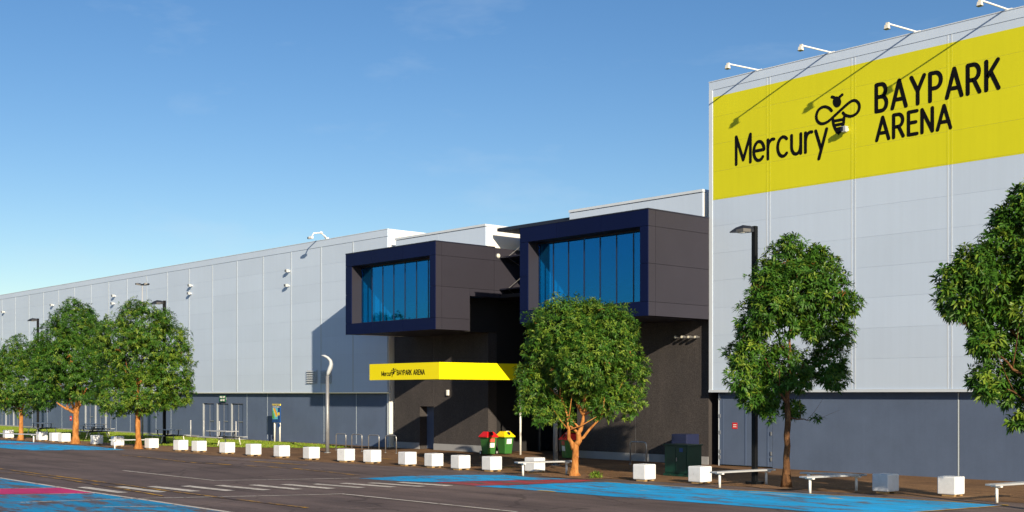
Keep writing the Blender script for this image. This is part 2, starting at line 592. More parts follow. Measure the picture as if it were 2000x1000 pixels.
pave = sheet('pavement', 'paving', [(-120, 24.9), (-45, 24.9), (-15, 28.15), (0, 29.8), (10, 30.9), (10, 36), (-34, 36), (-34, 39), (-41, 39), (-41, 36), (-120, 36)], 0.004)
soil_o = sheet('soil', 'soil', [(-120, 25.0), (-60, 25.0), (-51, 25.2), (-50, 26.4), (-54, 27.3), (-60, 27.7), (-120, 27.8)], 0.008)
GRASS = [(-120, 27.0), (-62, 27.2), (-57, 27.6), (-53.5, 29.0), (-50.5, 31.0), (-48.6, 32.7), (-49.2, 33.9), (-57, 34.4), (-61, 34.0), (-67.5, 34.0), (-68.5, 34.9), (-120, 34.9)]
turf_o = sheet('lawn', 'turf', GRASS, 0.014)

def gpoly(name, mat, px, z):
    return sheet(name, mat, [ground(u, v).to_2d() for u, v in px], z, kind='structure')

def gline(name, mat, px, w, z):
    """a painted line of real width along ground points"""
    pts = [ground(u, v).to_2d() for u, v in px]
    L, R = [], []
    for i, p in enumerate(pts):
        d = (pts[min(i + 1, len(pts) - 1)] - pts[max(i - 1, 0)]).normalized()
        n = Vector((-d.y, d.x)) * w / 2
        L.append(p + n); R.append(p - n)
    mb = MB()
    k = len(pts)
    mb.add([(p.x, p.y, z) for p in L] + [(p.x, p.y, z) for p in R], [(i, i + 1, k + i + 1, k + i) for i in range(k - 1)])
    o = mb.build(name, mat, None, at=(0, 0, 0))
    if o.data.polygons[0].normal.z < 0: o.data.flip_normals()
    o['kind'] = 'structure'
    return o

Z1, Z2 = 0.008, 0.012
gpoly('painted_ground', 'paint_blue', [(700, 935), (790, 930.5), (905, 928), (985, 928), (1040, 933), (1120, 936), (1010, 938.2), (850, 941.8), (780, 940)], Z1)
gpoly('painted_ground', 'paint_red', [(845, 942.2), (1012, 938.6), (1095, 937), (1165, 938), (1120, 942.5), (1010, 947.5), (925, 949)], Z1)
gpoly('painted_ground', 'paint_blue', [(925, 949.6), (1010, 948), (1120, 943.2), (1180, 942), (1260, 946), (1400, 956), (1560, 963), (1700, 972), (1860, 981), (1965, 987.5), (1890, 993.5), (1780, 1001), (1700, 1010), (1600, 1001), (1400, 985), (1200, 970.5), (1050, 958.5)], Z1)
gpoly('painted_ground', 'paint_blue', [(-60, 858), (0, 860), (100, 866.5), (0, 866.2), (-60, 865)], Z1)
gpoly('painted_ground', 'paint_red', [(-60, 865.4), (0, 866.4), (100, 866.7), (70, 868), (0, 867.7), (-60, 867.2)], Z1)
gpoly('painted_ground', 'paint_blue', [(-60, 867.6), (0, 868), (110, 868), (180, 872), (245, 879), (60, 880), (0, 875), (-60, 870)], Z1)
gpoly('painted_ground', 'paint_blue_worn', [(-60, 924), (0, 934.5), (118, 952.5), (-60, 954.5)], Z1)
gpoly('painted_ground', 'paint_magenta', [(-60, 955), (118, 953), (168, 961), (190, 963.5), (-60, 966.5)], Z1)
gpoly('painted_ground', 'paint_blue_worn', [(-60, 967), (190, 964.3), (300, 980), (440, 1000), (520, 1012), (300, 1040), (-60, 1040)], Z1)
gline('painted_line', 'paint_white', [(-60, 924), (0, 934), (168, 960.5), (300, 979.5), (440, 1000), (520, 1012)], 0.13, Z2)
gline('painted_line', 'paint_white', [(-40, 956), (120, 953)], 0.08, Z2)
gline('painted_line', 'paint_white', [(30, 966.5), (190, 963.9)], 0.08, Z2)
gline('painted_line', 'paint_white', [(40, 982), (264, 974.5), (400, 971.5), (600, 967.3), (667, 965.2)], 0.10, Z2)
gline('painted_line', 'paint_white', [(667.5, 965.2), (830, 982), (1010, 1000.6)], 0.11, Z2 + 0.001)
gline('painted_line', 'paint_white', [(240, 919.5), (330, 929.5), (420, 939.2)], 0.10, Z2)
gline('painted_line', 'paint_white', [(420.5, 939.3), (600, 936.3), (703, 934.3)], 0.10, Z2 + 0.001)
gline('painted_line', 'paint_white', [(200, 991), (330, 989.5), (345, 989)], 0.08, Z2)
for a, c in [((160, 952), (240, 963)), ((232, 951), (318, 962)), ((296, 950.5), (382, 960.5)), ((361, 949.6), (450, 959.2)), ((427, 948.5), (520, 958)),
             ((493, 947.5), (583, 956.5)), ((555, 946.5), (648, 955)), ((613, 945.8), (707, 953.3)), ((669, 944.4), (769, 952)), ((724, 943.6), (826, 951)), ((780, 942.6), (879, 949.6))]:
    gline('painted_dash', 'paint_white', [a, c], 0.30, Z2)
gline('painted_line', 'paint_yellow', [(-60, 909), (0, 916), (105, 929.7), (240, 947.5), (330, 959.5), (435, 973), (600, 992.5)], 0.12, Z2 + 0.002)
gline('painted_line', 'paint_yellow', [(-40, 922), (40, 925.5), (130, 937.5), (230, 954), (320, 970)], 0.10, Z2 + 0.003)
for px in ([(235, 889), (290, 894), (360, 902)], [(480, 910), (560, 914), (640, 922), (700, 929)], [(355, 902.5), (455, 908.5)], [(700, 893), (900, 906.5), (1060, 918)], [(430, 898), (520, 903), (600, 909)]):
    gline('painted_line', 'paint_yellow', px, 0.16, Z2)
gline('painted_line', 'paint_yellow_new', [(1180, 941.5), (1400, 955.4), (1700, 971.5), (1860, 980.3), (1969, 987.3)], 0.09, Z2)
gline('painted_line', 'paint_yellow_new', [(1969, 987.4), (1890, 993.5), (1780, 1001.5)], 0.09, Z2 + 0.001)

# grass blades
def in_poly(x, y, poly):
    c = np.zeros(len(x), bool)
    j = len(poly) - 1
    for i in range(len(poly)):
        xi, yi = poly[i]; xj, yj = poly[j]
        k = ((yi > y) != (yj > y)) & (x < (xj - xi) * (y - yi) / (yj - yi + 1e-12) + xi)
        c ^= k
        j = i
    return c

def colour_mesh(name, verts, faces, cols, mat):
    """verts (n,3), faces (m,3) triangles, cols per vertex"""
    me = bpy.data.meshes.new(name)
    me.vertices.add(len(verts))
    me.vertices.foreach_set('co', np.asarray(verts, np.float32).ravel())
    me.loops.add(len(faces) * 3)
    me.loops.foreach_set('vertex_index', np.asarray(faces, np.int32).ravel())
    me.polygons.add(len(faces))
    me.polygons.foreach_set('loop_start', np.arange(0, len(faces) * 3, 3, dtype=np.int32))
    me.polygons.foreach_set('loop_total', np.full(len(faces), 3, np.int32))
    at = me.color_attributes.new('leafcol', 'FLOAT_COLOR', 'POINT')
    at.data.foreach_set('color', np.c_[cols, np.ones(len(cols))].astype(np.float32).ravel())
    me.materials.append(M[mat])
    me.update(calc_edges=True)
    me.validate()
    return me

rng = np.random.default_rng(11)
gx = rng.uniform(-106, -48, 90000); gy = rng.uniform(26.6, 35, 90000)
dens = np.where(gx > -80, 1.0, 0.5)
k = in_poly(gx + rng.normal(0, .12, len(gx)), gy + rng.normal(0, .12, len(gx)), GRASS) & (rng.random(len(gx)) < dens)
gx, gy = gx[k], gy[k]
n = len(gx)
h = rng.uniform(0.03, 0.085, n); th = rng.uniform(0, 6.28, n); w = rng.uniform(0.012, 0.026, n)
lx, ly = rng.normal(0, .03, n), rng.normal(0, .03, n)
v0 = np.c_[gx - np.cos(th) * w, gy - np.sin(th) * w, np.full(n, .012)]
v1 = np.c_[gx + np.cos(th) * w, gy + np.sin(th) * w, np.full(n, .012)]
v2 = np.c_[gx + lx, gy + ly, .012 + h]
V = np.stack([v0, v1, v2], 1).reshape(-1, 3)
base = np.array([.13, .24, .015]); dry = np.array([.32, .30, .05])
mixf = np.clip(rng.normal(.25, .22, n), 0, 1)[:, None]
C = np.repeat(base * (1 - mixf) + dry * mixf, 3, 0)
grass_o = bpy.data.objects.new('grass', colour_mesh('grass', V, np.arange(n * 3).reshape(-1, 3), C, 'leaf'))
COL.objects.link(grass_o)
tag(grass_o, 'short green grass of the lawn strip along the long hall', 'grass', kind='stuff')

# ------------------------------------------------------------------ the long hall on the left
YC, YL = 34.9, 35.12          # cladding face, lower wall face
ZC = 2.74                     # underside of the cladding
hall = thing('sports_hall', (-77, 36, 0), 'long low hall clad in pale grey panels over a blue-grey base wall', 'building')
HX1, HBAY, NB = -47.6, 2.92, 20
HX0 = HX1 - HBAY * NB
ROWS, HTOP = 8, 10.30
RH = (HTOP - ZC) / ROWS
B('wall_core', 'backing', hall, HX0, HX1 - 0.02, YC + 0.010, 76, ZC + 0.02, HTOP + 0.1)
for i in range(NB):
    x1 = HX1 - i * HBAY
    for r in range(ROWS):
        piece('cladding_panel', 'cladding', hall, x1 - HBAY + 0.007, x1 - 0.007, YC, YC + 0.07, ZC + r * RH + 0.0025, ZC + (r + 1) * RH - 0.0025)
for i in range(1, NB):
    x = HX1 - i * HBAY
    piece('joint_strip', 'joint_grey', hall, x - 0.045, x + 0.045, YC - 0.012, YC + 0.02, ZC + 0.01, HTOP)
B('coping', 'cladding', hall, HX0, HX1 + 0.03, YC - 0.02, YC + 0.5, HTOP + 0.004, HTOP + 0.34)
B('coping_flashing', 'cladding_strip', hall, HX0, HX1 + 0.04, YC - 0.035, YC + 0.52, HTOP + 0.34, HTOP + 0.37)
B('drip_trim', 'cladding_strip', hall, HX0, HX1 + 0.03, YC - 0.03, YL - 0.01, ZC - 0.07, ZC + 0.0)
for r, (z0, z1) in enumerate([(0, 3.4), (3.4, 6.9), (6.9, HTOP + 0.012)]):
    piece('end_panel', 'cladding_sunlit', hall, HX1 - 0.02, HX1 + 0.026, YC + 0.075 if r else YC + 0.1, 49, z0 + 0.006, z1 - 0.006)
B('coping', 'cladding_sunlit', hall, HX1 - 0.30, HX1 + 0.03, YC + 0.525, 49, HTOP + 0.012, HTOP + 0.36)
B('roof', 'roofing', hall, HX0, HX1 - 0.31, YC + 0.55, 75, HTOP + 0.11, HTOP + 0.2)
# lower wall with the recessed fire doors
DOORS = [-66.75, -84.27, -101.8]
PIER, LEAFW = 0.42, 1.30
GW = 3 * (PIER + LEAFW)
segs, x = [], HX0
for d in sorted(DOORS):
    segs.append((x, d)); x = d + GW
segs.append((x, HX1 + 0.01))
for s0, s1 in segs:
    B('lower_wall', 'lower_wall', hall, s0, s1, YL, YL + 0.3, 0, ZC - 0.08)
DT = 2.06
for gi, d in enumerate(sorted(DOORS)):
    B('lower_wall', 'lower_wall', hall, d, d + GW, YL, YL + 0.3, DT, ZC - 0.08)
    B('door_step', 'plinth', hall, d, d + GW, YL - 0.4, YL + 0.3, 0.006, 0.03)
    for j in range(3):
        x0 = d + j * (PIER + LEAFW)
        B('door_pier', 'door_post', hall, x0, x0 + 0.06, YL - 0.005, YL + 0.10, 0.03, DT - 0.001)
        xa = x0 + 0.10
        xb = x0 + 0.10 + LEAFW
        dr = thing('fire_door', (xa, YL + 0.2, 0), parent=hall)
        for q in range(2):
            l0 = xa + q * LEAFW / 2
            lf = B('door_leaf', 'lower_door', dr, l0 + 0.012, l0 + LEAFW / 2 - 0.012, YL + 0.09, YL + 0.14, 0.04, DT - 0.02)
        B('centre_strip', 'steel', dr, xa + LEAFW / 2 - 0.011, xa + LEAFW / 2 + 0.011, YL + 0.075, YL + 0.12, 0.04, DT - 0.02)
        B('push_bar', 'steel', dr, xa + 0.75, xa + 1.15, YL + 0.05, YL + 0.089, 0.98, 1.03)
        B('door_pier', 'lower_wall', hall, xb, x0 + PIER + LEAFW, YL, YL + 0.3, 0.0, DT - 0.001)
for x in (-50.55, -53.5, -59.2, -61.45, -70.9, -73.0, -76.8, -79.0, -88.4, -91.2, -94.2, -97):
    piece('wall_joint', 'joint_grey', hall, x - 0.016, x + 0.016, YL - 0.006, YL + 0.01, 0.03, ZC - 0.1)
B('wall_foot', 'plinth', hall, HX0, -67.2, YL - 0.015, YL + 0.2, 0.0, 0.10)
B('wall_foot', 'lower_wall', hall, -61.2, HX1 - 0.02, YL - 0.015, YL + 0.2, 0.0, 0.10)
B('end_post', 'joint_grey', hall, HX1 - 0.2, HX1 - 0.1, YL - 0.10, YL - 0.002, 0.0, ZC - 0.09)
# louvres
for u0, u1 in ((600, 620.5), (627.5, 648)):
    a, c = on_wall(u0, 723), on_wall(u1, 749)
    lv = thing('louvre_vent', (a.x, YC, c.z), parent=hall)
    B('louvre_back', 'backing', lv, a.x, c.x, YC - 0.012, YC - 0.002, c.z, a.z)
    nS = 6
    for s in range(nS):
        zz = c.z + (a.z - c.z) * s / nS
        MB().prism([(YC - 0.02, zz + 0.10), (YC - 0.085, zz + 0.03), (YC - 0.085, zz + 0.018), (YC - 0.02, zz + 0.085)], 'x', a.x, c.x).build('slat', 'louvre_grey', lv)

# green fire-exit sign and small red sign
# ------------------------------------------------------------------ lettering
def arc(cx, cz, rx, rz, a0, a1, n=12):
    return [(cx + rx * math.cos(math.radians(a0 + (a1 - a0) * i / n)), cz + rz * math.sin(math.radians(a0 + (a1 - a0) * i / n))) for i in range(n + 1)]

GL = {
    'M': (0.84, [[(0.02, 0), (0.02, 1), (0.42, 0.12), (0.82, 1), (0.82, 0)]]),
    'e': (0.62, [[(0.03, 0.36)] + [(0.58, 0.36)] + arc(0.31, 0.34, 0.285, 0.34, 8, 318, 18)]),
    'r': (0.40, [[(0.04, 0), (0.04, 0.67)], [(0.04, 0.36)] + arc(0.30, 0.40, 0.25, 0.27, 165, 75, 8)]),
    'c': (0.58, [arc(0.31, 0.34, 0.285, 0.34, 48, 312, 16)]),
    'u': (0.58, [[(0.04, 0.67)] + arc(0.28, 0.28, 0.24, 0.28, 180, 330, 10) + [(0.52, 0.3)], [(0.52, 0.67), (0.52, 0)]]),
    'y': (0.60, [[(0.02, 0.67), (0.29, 0.02)], [(0.57, 0.67), (0.18, -0.30)]]),
    'B': (0.66, [[(0.04, 0), (0.04, 1), (0.32, 1)] + arc(0.32, 0.765, 0.235, 0.235, 90, -90) + [(0.04, 0.53)], [(0.32, 0.53)] + arc(0.34, 0.265, 0.265, 0.265, 90, -90) + [(0.04, 0)]]),
    'A': (0.78, [[(0.02, 0), (0.39, 1), (0.76, 0)], [(0.16, 0.30), (0.62, 0.30)]]),
    'Y': (0.72, [[(0.02, 1), (0.36, 0.46), (0.70, 1)], [(0.36, 0.46), (0.36, 0)]]),
    'P': (0.64, [[(0.04, 0), (0.04, 1), (0.32, 1)] + arc(0.32, 0.72, 0.28, 0.28, 90, -90) + [(0.04, 0.44)]]),
    'R': (0.66, [[(0.04, 0), (0.04, 1), (0.32, 1)] + arc(0.32, 0.73, 0.27, 0.27, 90, -90) + [(0.04, 0.46)], [(0.34, 0.46), (0.62, 0)]]),
    'K': (0.66, [[(0.04, 0), (0.04, 1)], [(0.60, 1), (0.04, 0.40)], [(0.25, 0.62), (0.63, 0)]]),
    'E': (0.56, [[(0.54, 1), (0.04, 1), (0.04, 0), (0.54, 0)], [(0.04, 0.52), (0.47, 0.52)]]),
    'N': (0.68, [[(0.04, 0), (0.04, 1), (0.64, 0), (0.64, 1)]]),
    'F': (0.54, [[(0.52, 1), (0.04, 1), (0.04, 0)], [(0.04, 0.52), (0.45, 0.52)]]),
    'I': (0.10, [[(0.05, 0), (0.05, 1)]]),
    'X': (0.66, [[(0.02, 0), (0.64, 1)], [(0.02, 1), (0.64, 0)]]),
    'T': (0.62, [[(0.02, 1), (0.60, 1)], [(0.31, 1), (0.31, 0)]]),
    'C': (0.68, [arc(0.36, 0.5, 0.32, 0.5, 50, 310, 16)]),
    'L': (0.52, [[(0.04, 1), (0.04, 0), (0.50, 0)]]),
    'O': (0.72, [arc(0.36, 0.5, 0.32, 0.5, 0, 360, 20)]),
}

def ribbon(mb, pts, w, y0, y1):
    """a flat stroke with round ends in the x-z plane, front at y0, back at y1"""
    k = [0]
    def slab(poly, lift):
        n = len(poly)
        vs = [(p[0], y0 - lift, p[1]) for p in poly] + [(p[0], y1, p[1]) for p in poly]
        fs = [tuple(range(n))] + [(i, i + n, (i + 1) % n + n, (i + 1) % n) for i in range(n)]
        mb.add(vs, fs)
    for i in range(len(pts) - 1):
        a, c = Vector(pts[i]), Vector(pts[i + 1])
        d = c - a
        if d.length < 1e-6: continue
        d.normalize()
        nn = Vector((-d.y, d.x)) * w / 2
        k[0] += 1
        slab([a - nn, c - nn, c + nn, a + nn], 0.00012 * (k[0] % 7))
    for j, p in enumerate(pts):
        slab([(p[0] + w / 2 * math.cos(2 * math.pi * q / 12), p[1] + w / 2 * math.sin(2 * math.pi * q / 12)) for q in range(12)], 0.0009 + 0.00012 * (j % 5))

def word(text, x0, x1, z0, cap, weight, yf, parent, mat='sign_black', thick=0.008, gap=0.17, name='letter'):
    """letters of one word, each its own part, fitted between x0 and x1"""
    tot = sum(GL[ch][0] for ch in text) + gap * (len(text) - 1)
    sx = (x1 - x0 - weight) / tot
    x = x0 + weight / 2
    for ch in text:
        wd, strokes = GL[ch]
        mb = MB()
        for s in strokes:
            ribbon(mb, [(x + p[0] * sx, z0 + weight / 2 + p[1] * (cap - weight)) for p in s], weight, yf, yf + thick)
        mb.build(name, mat, parent)
        x += (wd + gap) * sx

def bee(fn, parent, yf, thick, weight):
    """the line-drawn bee emblem; fn maps emblem pixels to (x, z)"""
    em = thing('bee_emblem', (fn(778, 555)[0], yf, fn(778, 555)[1]), parent=parent)
    def st(name, *lines):
        mb = MB()
        for l in lines: ribbon(mb, [fn(*p) for p in l], weight, yf, yf + thick)
        return mb.build(name, 'sign_black', em)
    def sm(pts, it=2):
        for _ in range(it):
            o = [pts[0]]
            for a, c in zip(pts[:-1], pts[1:]):
                o += [(a[0] * .75 + c[0] * .25, a[1] * .75 + c[1] * .25), (a[0] * .25 + c[0] * .75, a[1] * .25 + c[1] * .75)]
            pts = o + [pts[-1]]
        return pts
    st('wing', sm([(731, 380), (714, 360), (680, 348), (640, 368), (622, 410), (628, 452), (658, 474), (700, 462), (750, 416), (810, 360), (855, 320), (890, 303), (922, 325), (926, 366), (905, 402), (866, 421), (826, 412), (810, 394)]))
    head = MB()
    poly = [fn(768 + 29 * math.cos(2 * math.pi * q / 20), 318 + 39 * math.sin(2 * math.pi * q / 20)) for q in range(20)]
    head.prism(poly, 'y', yf - 0.001, yf + thick)
    head.build('head', 'sign_black', em)
    st('antenna', [(757, 296), (748, 287), (733, 283)])
    st('antenna', [(782, 294), (790, 280), (804, 268)])
    st('body', sm([(740, 440), (745, 485), (778, 545), (812, 485), (818, 425)], 1))
    st('body_stripe', [(744, 452), (812, 440)])
    st('body_stripe', [(750, 482), (808, 470)])
    st('body_stripe', [(762, 508), (797, 500)])
    tip = MB()
    tip.prism([fn(755, 518), (fn(800, 512)), fn(779, 552)], 'y', yf - 0.0015, yf + thick)
    tip.build('sting', 'sign_black', em)

# ------------------------------------------------------------------ the tall hall on the right
tall = thing('tall_hall', (-16, 36, 0), 'tall pale grey panelled hall at the right with a big yellow sign', 'building')
TX0, TX1 = -27.75, -4.95
TJ = [-25.2, -21.83, -18.46, -15.09, -11.72, -8.35]
TROWS, TTOP = 11, 13.68
TRH = (TTOP - ZC - 0.02) / TROWS
TZ = ZC + 0.02
edges = [TX0] + TJ + [TX1]
B('wall_core', 'backing', tall, TX0 + 0.02, TX1, YC + 0.010, 76, TZ + 0.02, TTOP + 0.1)
for a, c in zip(edges[:-1], edges[1:]):
    for r in range(TROWS):
        piece('cladding_panel', 'cladding', tall, a + 0.007, c - 0.007, YC, YC + 0.07, TZ + r * TRH + 0.002, TZ + (r + 1) * TRH - 0.002)
for x in TJ:
    piece('joint_strip', 'cladding_strip', tall, x - 0.085, x - 0.045, YC - 0.004, YC + 0.02, TZ + 0.01, TTOP)
    piece('joint_strip', 'cladding_strip', tall, x + 0.045, x + 0.085, YC - 0.004, YC + 0.02, TZ + 0.01, TTOP)
B('corner_trim', 'cladding_strip', tall, TX0 - 0.06, TX0 + 0.10, YC - 0.02, YC + 0.3, TZ - 0.02, TTOP + 0.01)
B('coping', 'cladding', tall, TX0 - 0.06, TX1, YC - 0.015, YC + 0.5, TTOP + 0.004, TTOP + 0.30)
B('coping_flashing', 'cladding_strip', tall, TX0 - 0.07, TX1, YC - 0.03, YC + 0.52, TTOP + 0.30, TTOP + 0.33)
B('drip_trim', 'cladding_strip', tall, TX0 - 0.06, TX1, YC - 0.04, YL - 0.01, TZ - 0.09, TZ - 0.001)
B('roof', 'roofing', tall, TX0 + 0.02, TX1, YC + 0.55, 75, TTOP + 0.11, TTOP + 0.2)
# lower wall and its double door
DX0, DX1 = on_wall(1405, 850, YL).x, on_wall(1508, 850, YL).x
B('lower_wall', 'lower_wall', tall, -27.52, DX0 - 0.02, YL, YL + 0.3, 0, TZ - 0.1)
B('lower_wall', 'lower_wall', tall, DX0 - 0.02, DX1 + 0.02, YL, YL + 0.3, 2.62, TZ - 0.1)
B('lower_wall', 'lower_wall', tall, DX1 + 0.02, -18.28, YL, YL + 0.3, 0, TZ - 0.1)
B('lower_wall', 'lower_wall', tall, -18.25, TX1, YL, YL + 0.3, 0, TZ - 0.1)
B('wall_joint', 'joint_grey', tall, -18.31, -18.275, YL - 0.01, YL + 0.01, 0.02, TZ - 0.1)
B('wall_core', 'backing', tall, -27.5, TX1, YL + 0.31, 60, 0, TZ)
dd = thing('double_door', (DX0, YL, 0), parent=tall)
mid = (DX0 + DX1) / 2 + 0.02
B('door_leaf', 'lower_wall', dd, DX0, mid - 0.008, YL - 0.004, YL + 0.04, 0.05, 2.6)
B('door_leaf', 'lower_wall', dd, mid + 0.008, DX1, YL - 0.004, YL + 0.04, 0.05, 2.6)
B('door_frame', 'cladding_strip', dd, DX0 - 0.03, DX0 - 0.004, YL - 0.02, YL + 0.02, 0.0, 2.62)
B('meeting_strip', 'lower_door', dd, mid - 0.03, mid + 0.03, YL - 0.014, YL - 0.005, 0.05, 2.6)
B('stile', 'lower_door', dd, DX0 + 0.14, DX0 + 0.18, YL - 0.014, YL - 0.005, 0.05, 2.6)
B('stile', 'lower_door', dd, DX1 - 0.20, DX1 - 0.16, YL - 0.014, YL - 0.005, 0.05, 2.6)
for x in (DX0 + 0.03, DX1 - 0.03):
    for z in (0.25, 0.45, 1.15, 1.75, 2.4):
        B('hinge', 'steel', dd, x - 0.025, x + 0.025, YL - 0.03, YL - 0.004, z, z + 0.13)
for u in (1435.5, 1474):
    p = on_wall(u, 831.5, YL)
    sg = B('door_sign', 'sign_red', dd, p.x - 0.11, p.x + 0.11, YL - 0.012, YL - 0.0045, p.z - 0.11, p.z + 0.11)
    for q in range(2):
        B('sign_text', 'paper_white', sg, p.x - 0.07, p.x + 0.07, YL - 0.015, YL - 0.0125, p.z - 0.05 + q * 0.07, p.z - 0.02 + q * 0.07)

# the yellow wall sign
SZ0, SZ1 = 9.67, 13.42
sign = thing('wall_sign', (-16.5, YC, SZ0), 'huge yellow wall sign with black lettering and a bee emblem', 'sign')
SX0, SX1 = -27.63, TX1
ys = YC - 0.003
sed = [SX0] + TJ + [SX1]
for a, c in zip(sed[:-1], sed[1:]):
    for r in range(TROWS):
        z0, z1 = max(SZ0, TZ + r * TRH + 0.002), min(SZ1, TZ + (r + 1) * TRH - 0.002)
        if z1 - z0 < 0.03: continue
        xa = a + (0.089 if a != SX0 else 0.0)
        xc = c - 0.089
        piece('banner_panel', 'banner_yellow', sign, xa, xc, ys, YC - 0.0005, z0, z1)
for x in TJ:
    piece('banner_strip', 'banner_yellow', sign, x - 0.088, x - 0.042, YC - 0.007, YC - 0.0045, SZ0, SZ1)
    piece('banner_strip', 'banner_yellow', sign, x + 0.042, x + 0.088, YC - 0.007, YC - 0.0045, SZ0, SZ1)
    piece('banner_strip', 'banner_yellow', sign, x - 0.041, x + 0.041, YC - 0.003, YC - 0.0005, SZ0, SZ1)
yt = YC - 0.0105
LT = 0.0068
def wx(u, v=200): return on_wall(u, v).x
word('Mercury', wx(1435), wx(1619), 10.77, 1.10, 0.115, yt, sign, thick=LT, gap=0.14)
word('BAYPARK', wx(1707), wx(1956), 11.68, 0.985, 0.13, yt, sign, thick=LT, gap=0.25)
word('ARENA', wx(1709), wx(1861), 10.75, 0.83, 0.115, yt, sign, thick=LT, gap=0.24)
def sign_px(x, y):
    p = on_wall(1420 + x / 3.571, 110 + y / 3.571)
    return (p.x, p.z)
bee(sign_px, sign, yt, LT, 0.10)

# ------------------------------------------------------------------ dark entrance block between the halls
ent = thing('entrance_block', (-37.5, 36, 0), 'dark entrance block with two jutting window boxes between the halls', 'building')
PY = 31.5
PZ0, PZ1 = 5.33, 9.02

def pod(xl, xr, notch, npanes, label):
    p = thing('window_box', ((xl + xr) / 2, PY, PZ0), parent=ent)
    p['label'] = label
    ox0, ox1, oz0, oz1 = xl + 0.45, xr - 0.37, 5.83, 8.45
    g = 0.006
    yb, yd = PY + 0.04, PY + 0.68
    # reveals round the window recess
    B('reveal', 'pod_charcoal', p, xl + 0.01, ox0, yb, yd, PZ0 + 0.01, PZ1 - 0.01)
    B('reveal', 'pod_charcoal', p, ox1, xr - 0.05, yb, yd, PZ0 + 0.01, PZ1 - 0.01)
    B('reveal', 'pod_charcoal', p, ox0, ox1, yb, yd, oz1, PZ1 - 0.01)
    B('reveal', 'pod_charcoal', p, ox0, ox1, yb, yd, PZ0 + 0.01, oz0)
    # the body behind: a hollow room with a pale side wall, closed at the back
    back = 37.0
    yb2 = 34.6
    B('room_wall', 'room_white', p, xl + 0.01, ox0, yd + 0.001, yb2, PZ0 + 0.01, PZ1 - 0.01)
    B('room_wall', 'pod_charcoal', p, ox1, xr - 0.05, yd + 0.001, yb2, (PZ0 if not notch else 6.83) + 0.01, PZ1 - 0.01)
    B('room_floor', 'room_dark', p, ox0 + 0.001, (xr - 0.81) if notch else ox1 - 0.001, yd + 0.001, yb2, oz0 - 0.15, oz0 - 0.005)
    B('room_ceiling', 'room_dark', p, ox0 + 0.001, ox1 - 0.001, yd + 0.001, yb2, oz1 + 0.25, PZ1 - 0.012)
    B('room_back', 'room_dark', p, xl + 0.012, xr - 0.052, yb2 + 0.001, yb2 + 0.2, 6.84, PZ1 - 0.012)
    if notch: B('notch_wall', 'shade_black', p, xr - 0.80, xr - 0.69, 33.401, 35.62, PZ0 + 0.012, 6.829)  # closing wall, blackened to paint in the shade behind the notch
    for lx, ly in ((0.30, 0.9), (0.55, 0.5), (0.72, 1.5), (0.85, 0.9)):
        cx = ox0 + (ox1 - ox0) * lx
        B('room_lamp', 'room_light', p, cx - 0.18, cx + 0.18, yd + ly, yd + ly + 0.12, oz1 + 0.20, oz1 + 0.249)
    B('underside', 'pod_charcoal', p, ox0 + 0.002, (xr - 0.05) if not notch else xr - 0.8, yd + 0.001, 35.08, PZ0 + 0.01, oz0 - 0.16)
    if notch:
        B('body', 'pod_charcoal', p, xr - 0.799, xr - 0.05, yd + 0.002, 33.4, PZ0 + 0.01, 6.825)
        B('body', 'pod_charcoal', p, xl + 0.01, xr - 0.05, yb2 + 0.21, back, 6.83, PZ1 - 0.01)
    else:
        B('body', 'pod_charcoal', p, xl + 0.01, xr - 0.05, yb2 + 0.21, 35.2, PZ0 + 0.012, PZ1 - 0.01)
    # front panels
    fx = [xl, xl + (xr - xl) * 0.31, xl + (xr - xl) * 0.66, xr]
    fp = lambda *a: piece('front_panel', 'pod_navy', p, *a)
    for a, c in zip(fx[:-1], fx[1:]):
        fp(a + g, c - g, PY, yb - 0.002, oz1 + g, PZ1)
        fp(a + g, c - g, PY, yb - 0.002, PZ0, oz0 - g)
    fp(xl + g, ox0, PY, yb - 0.002, oz0 + g, 7.15 - g)
    fp(xl + g, ox0, PY, yb - 0.002, 7.15 + g, oz1 - g)
    fp(ox1, xr - g, PY, yb - 0.002, oz0 + g, 7.15 - g)
    fp(ox1, xr - g, PY, yb - 0.002, 7.15 + g, oz1 - g)
    # side panels
    cols = [(PY + 0.0, PY + 0.36), (PY + 0.36, 34.8), (34.8, back)] if notch else [(PY + 0.0, PY + 0.40), (PY + 0.40, 34.86)]
    rows = [(PZ0, 5.82), (5.82, 7.15), (7.15, 8.45), (8.45, PZ1)]
    for a, c in cols:
        for z0, z1 in rows:
            c2, z2 = c, z0
            if notch and a > 34: 
                if z1 <= 6.83: continue
                z2 = max(z0, 6.83)
            if notch and c > 33.4 and a < 33.4 and z1 <= 7.2:
                piece('side_panel', 'pod_charcoal', p, xr - 0.045, xr - 0.004, a + g, 33.4, z0 + g, z1 - g)
                if z1 > 6.83:
                    piece('side_panel', 'pod_charcoal', p, xr - 0.045, xr - 0.004, 33.412, c - g, 6.83, z1 - g)
                continue
            piece('side_panel', 'pod_charcoal', p, xr - 0.045, xr - 0.004, a + g + (0.03 if a == PY else 0), c2 - g, z2 + g, z1 - g)
    # glazing
    gy = PY + 0.56
    pw = (ox1 - ox0) / npanes
    for i in range(npanes):
        piece('pane', 'tinted_glass', p, ox0 + i * pw + 0.02, ox0 + (i + 1) * pw - 0.02, gy + 0.02, gy + 0.04, oz0 + 0.03, oz1 - 0.03)
    for i in range(npanes + 1):
        x = ox0 + i * pw
        piece('mullion', 'dark_frame', p, x - 0.018, x + 0.018, gy + 0.004, gy + 0.06, oz0 + 0.001, oz1 - 0.001)
    B('sill', 'dark_frame', p, ox0, ox1, gy - 0.035, gy + 0.08, oz0 + 0.001, oz0 + 0.06)
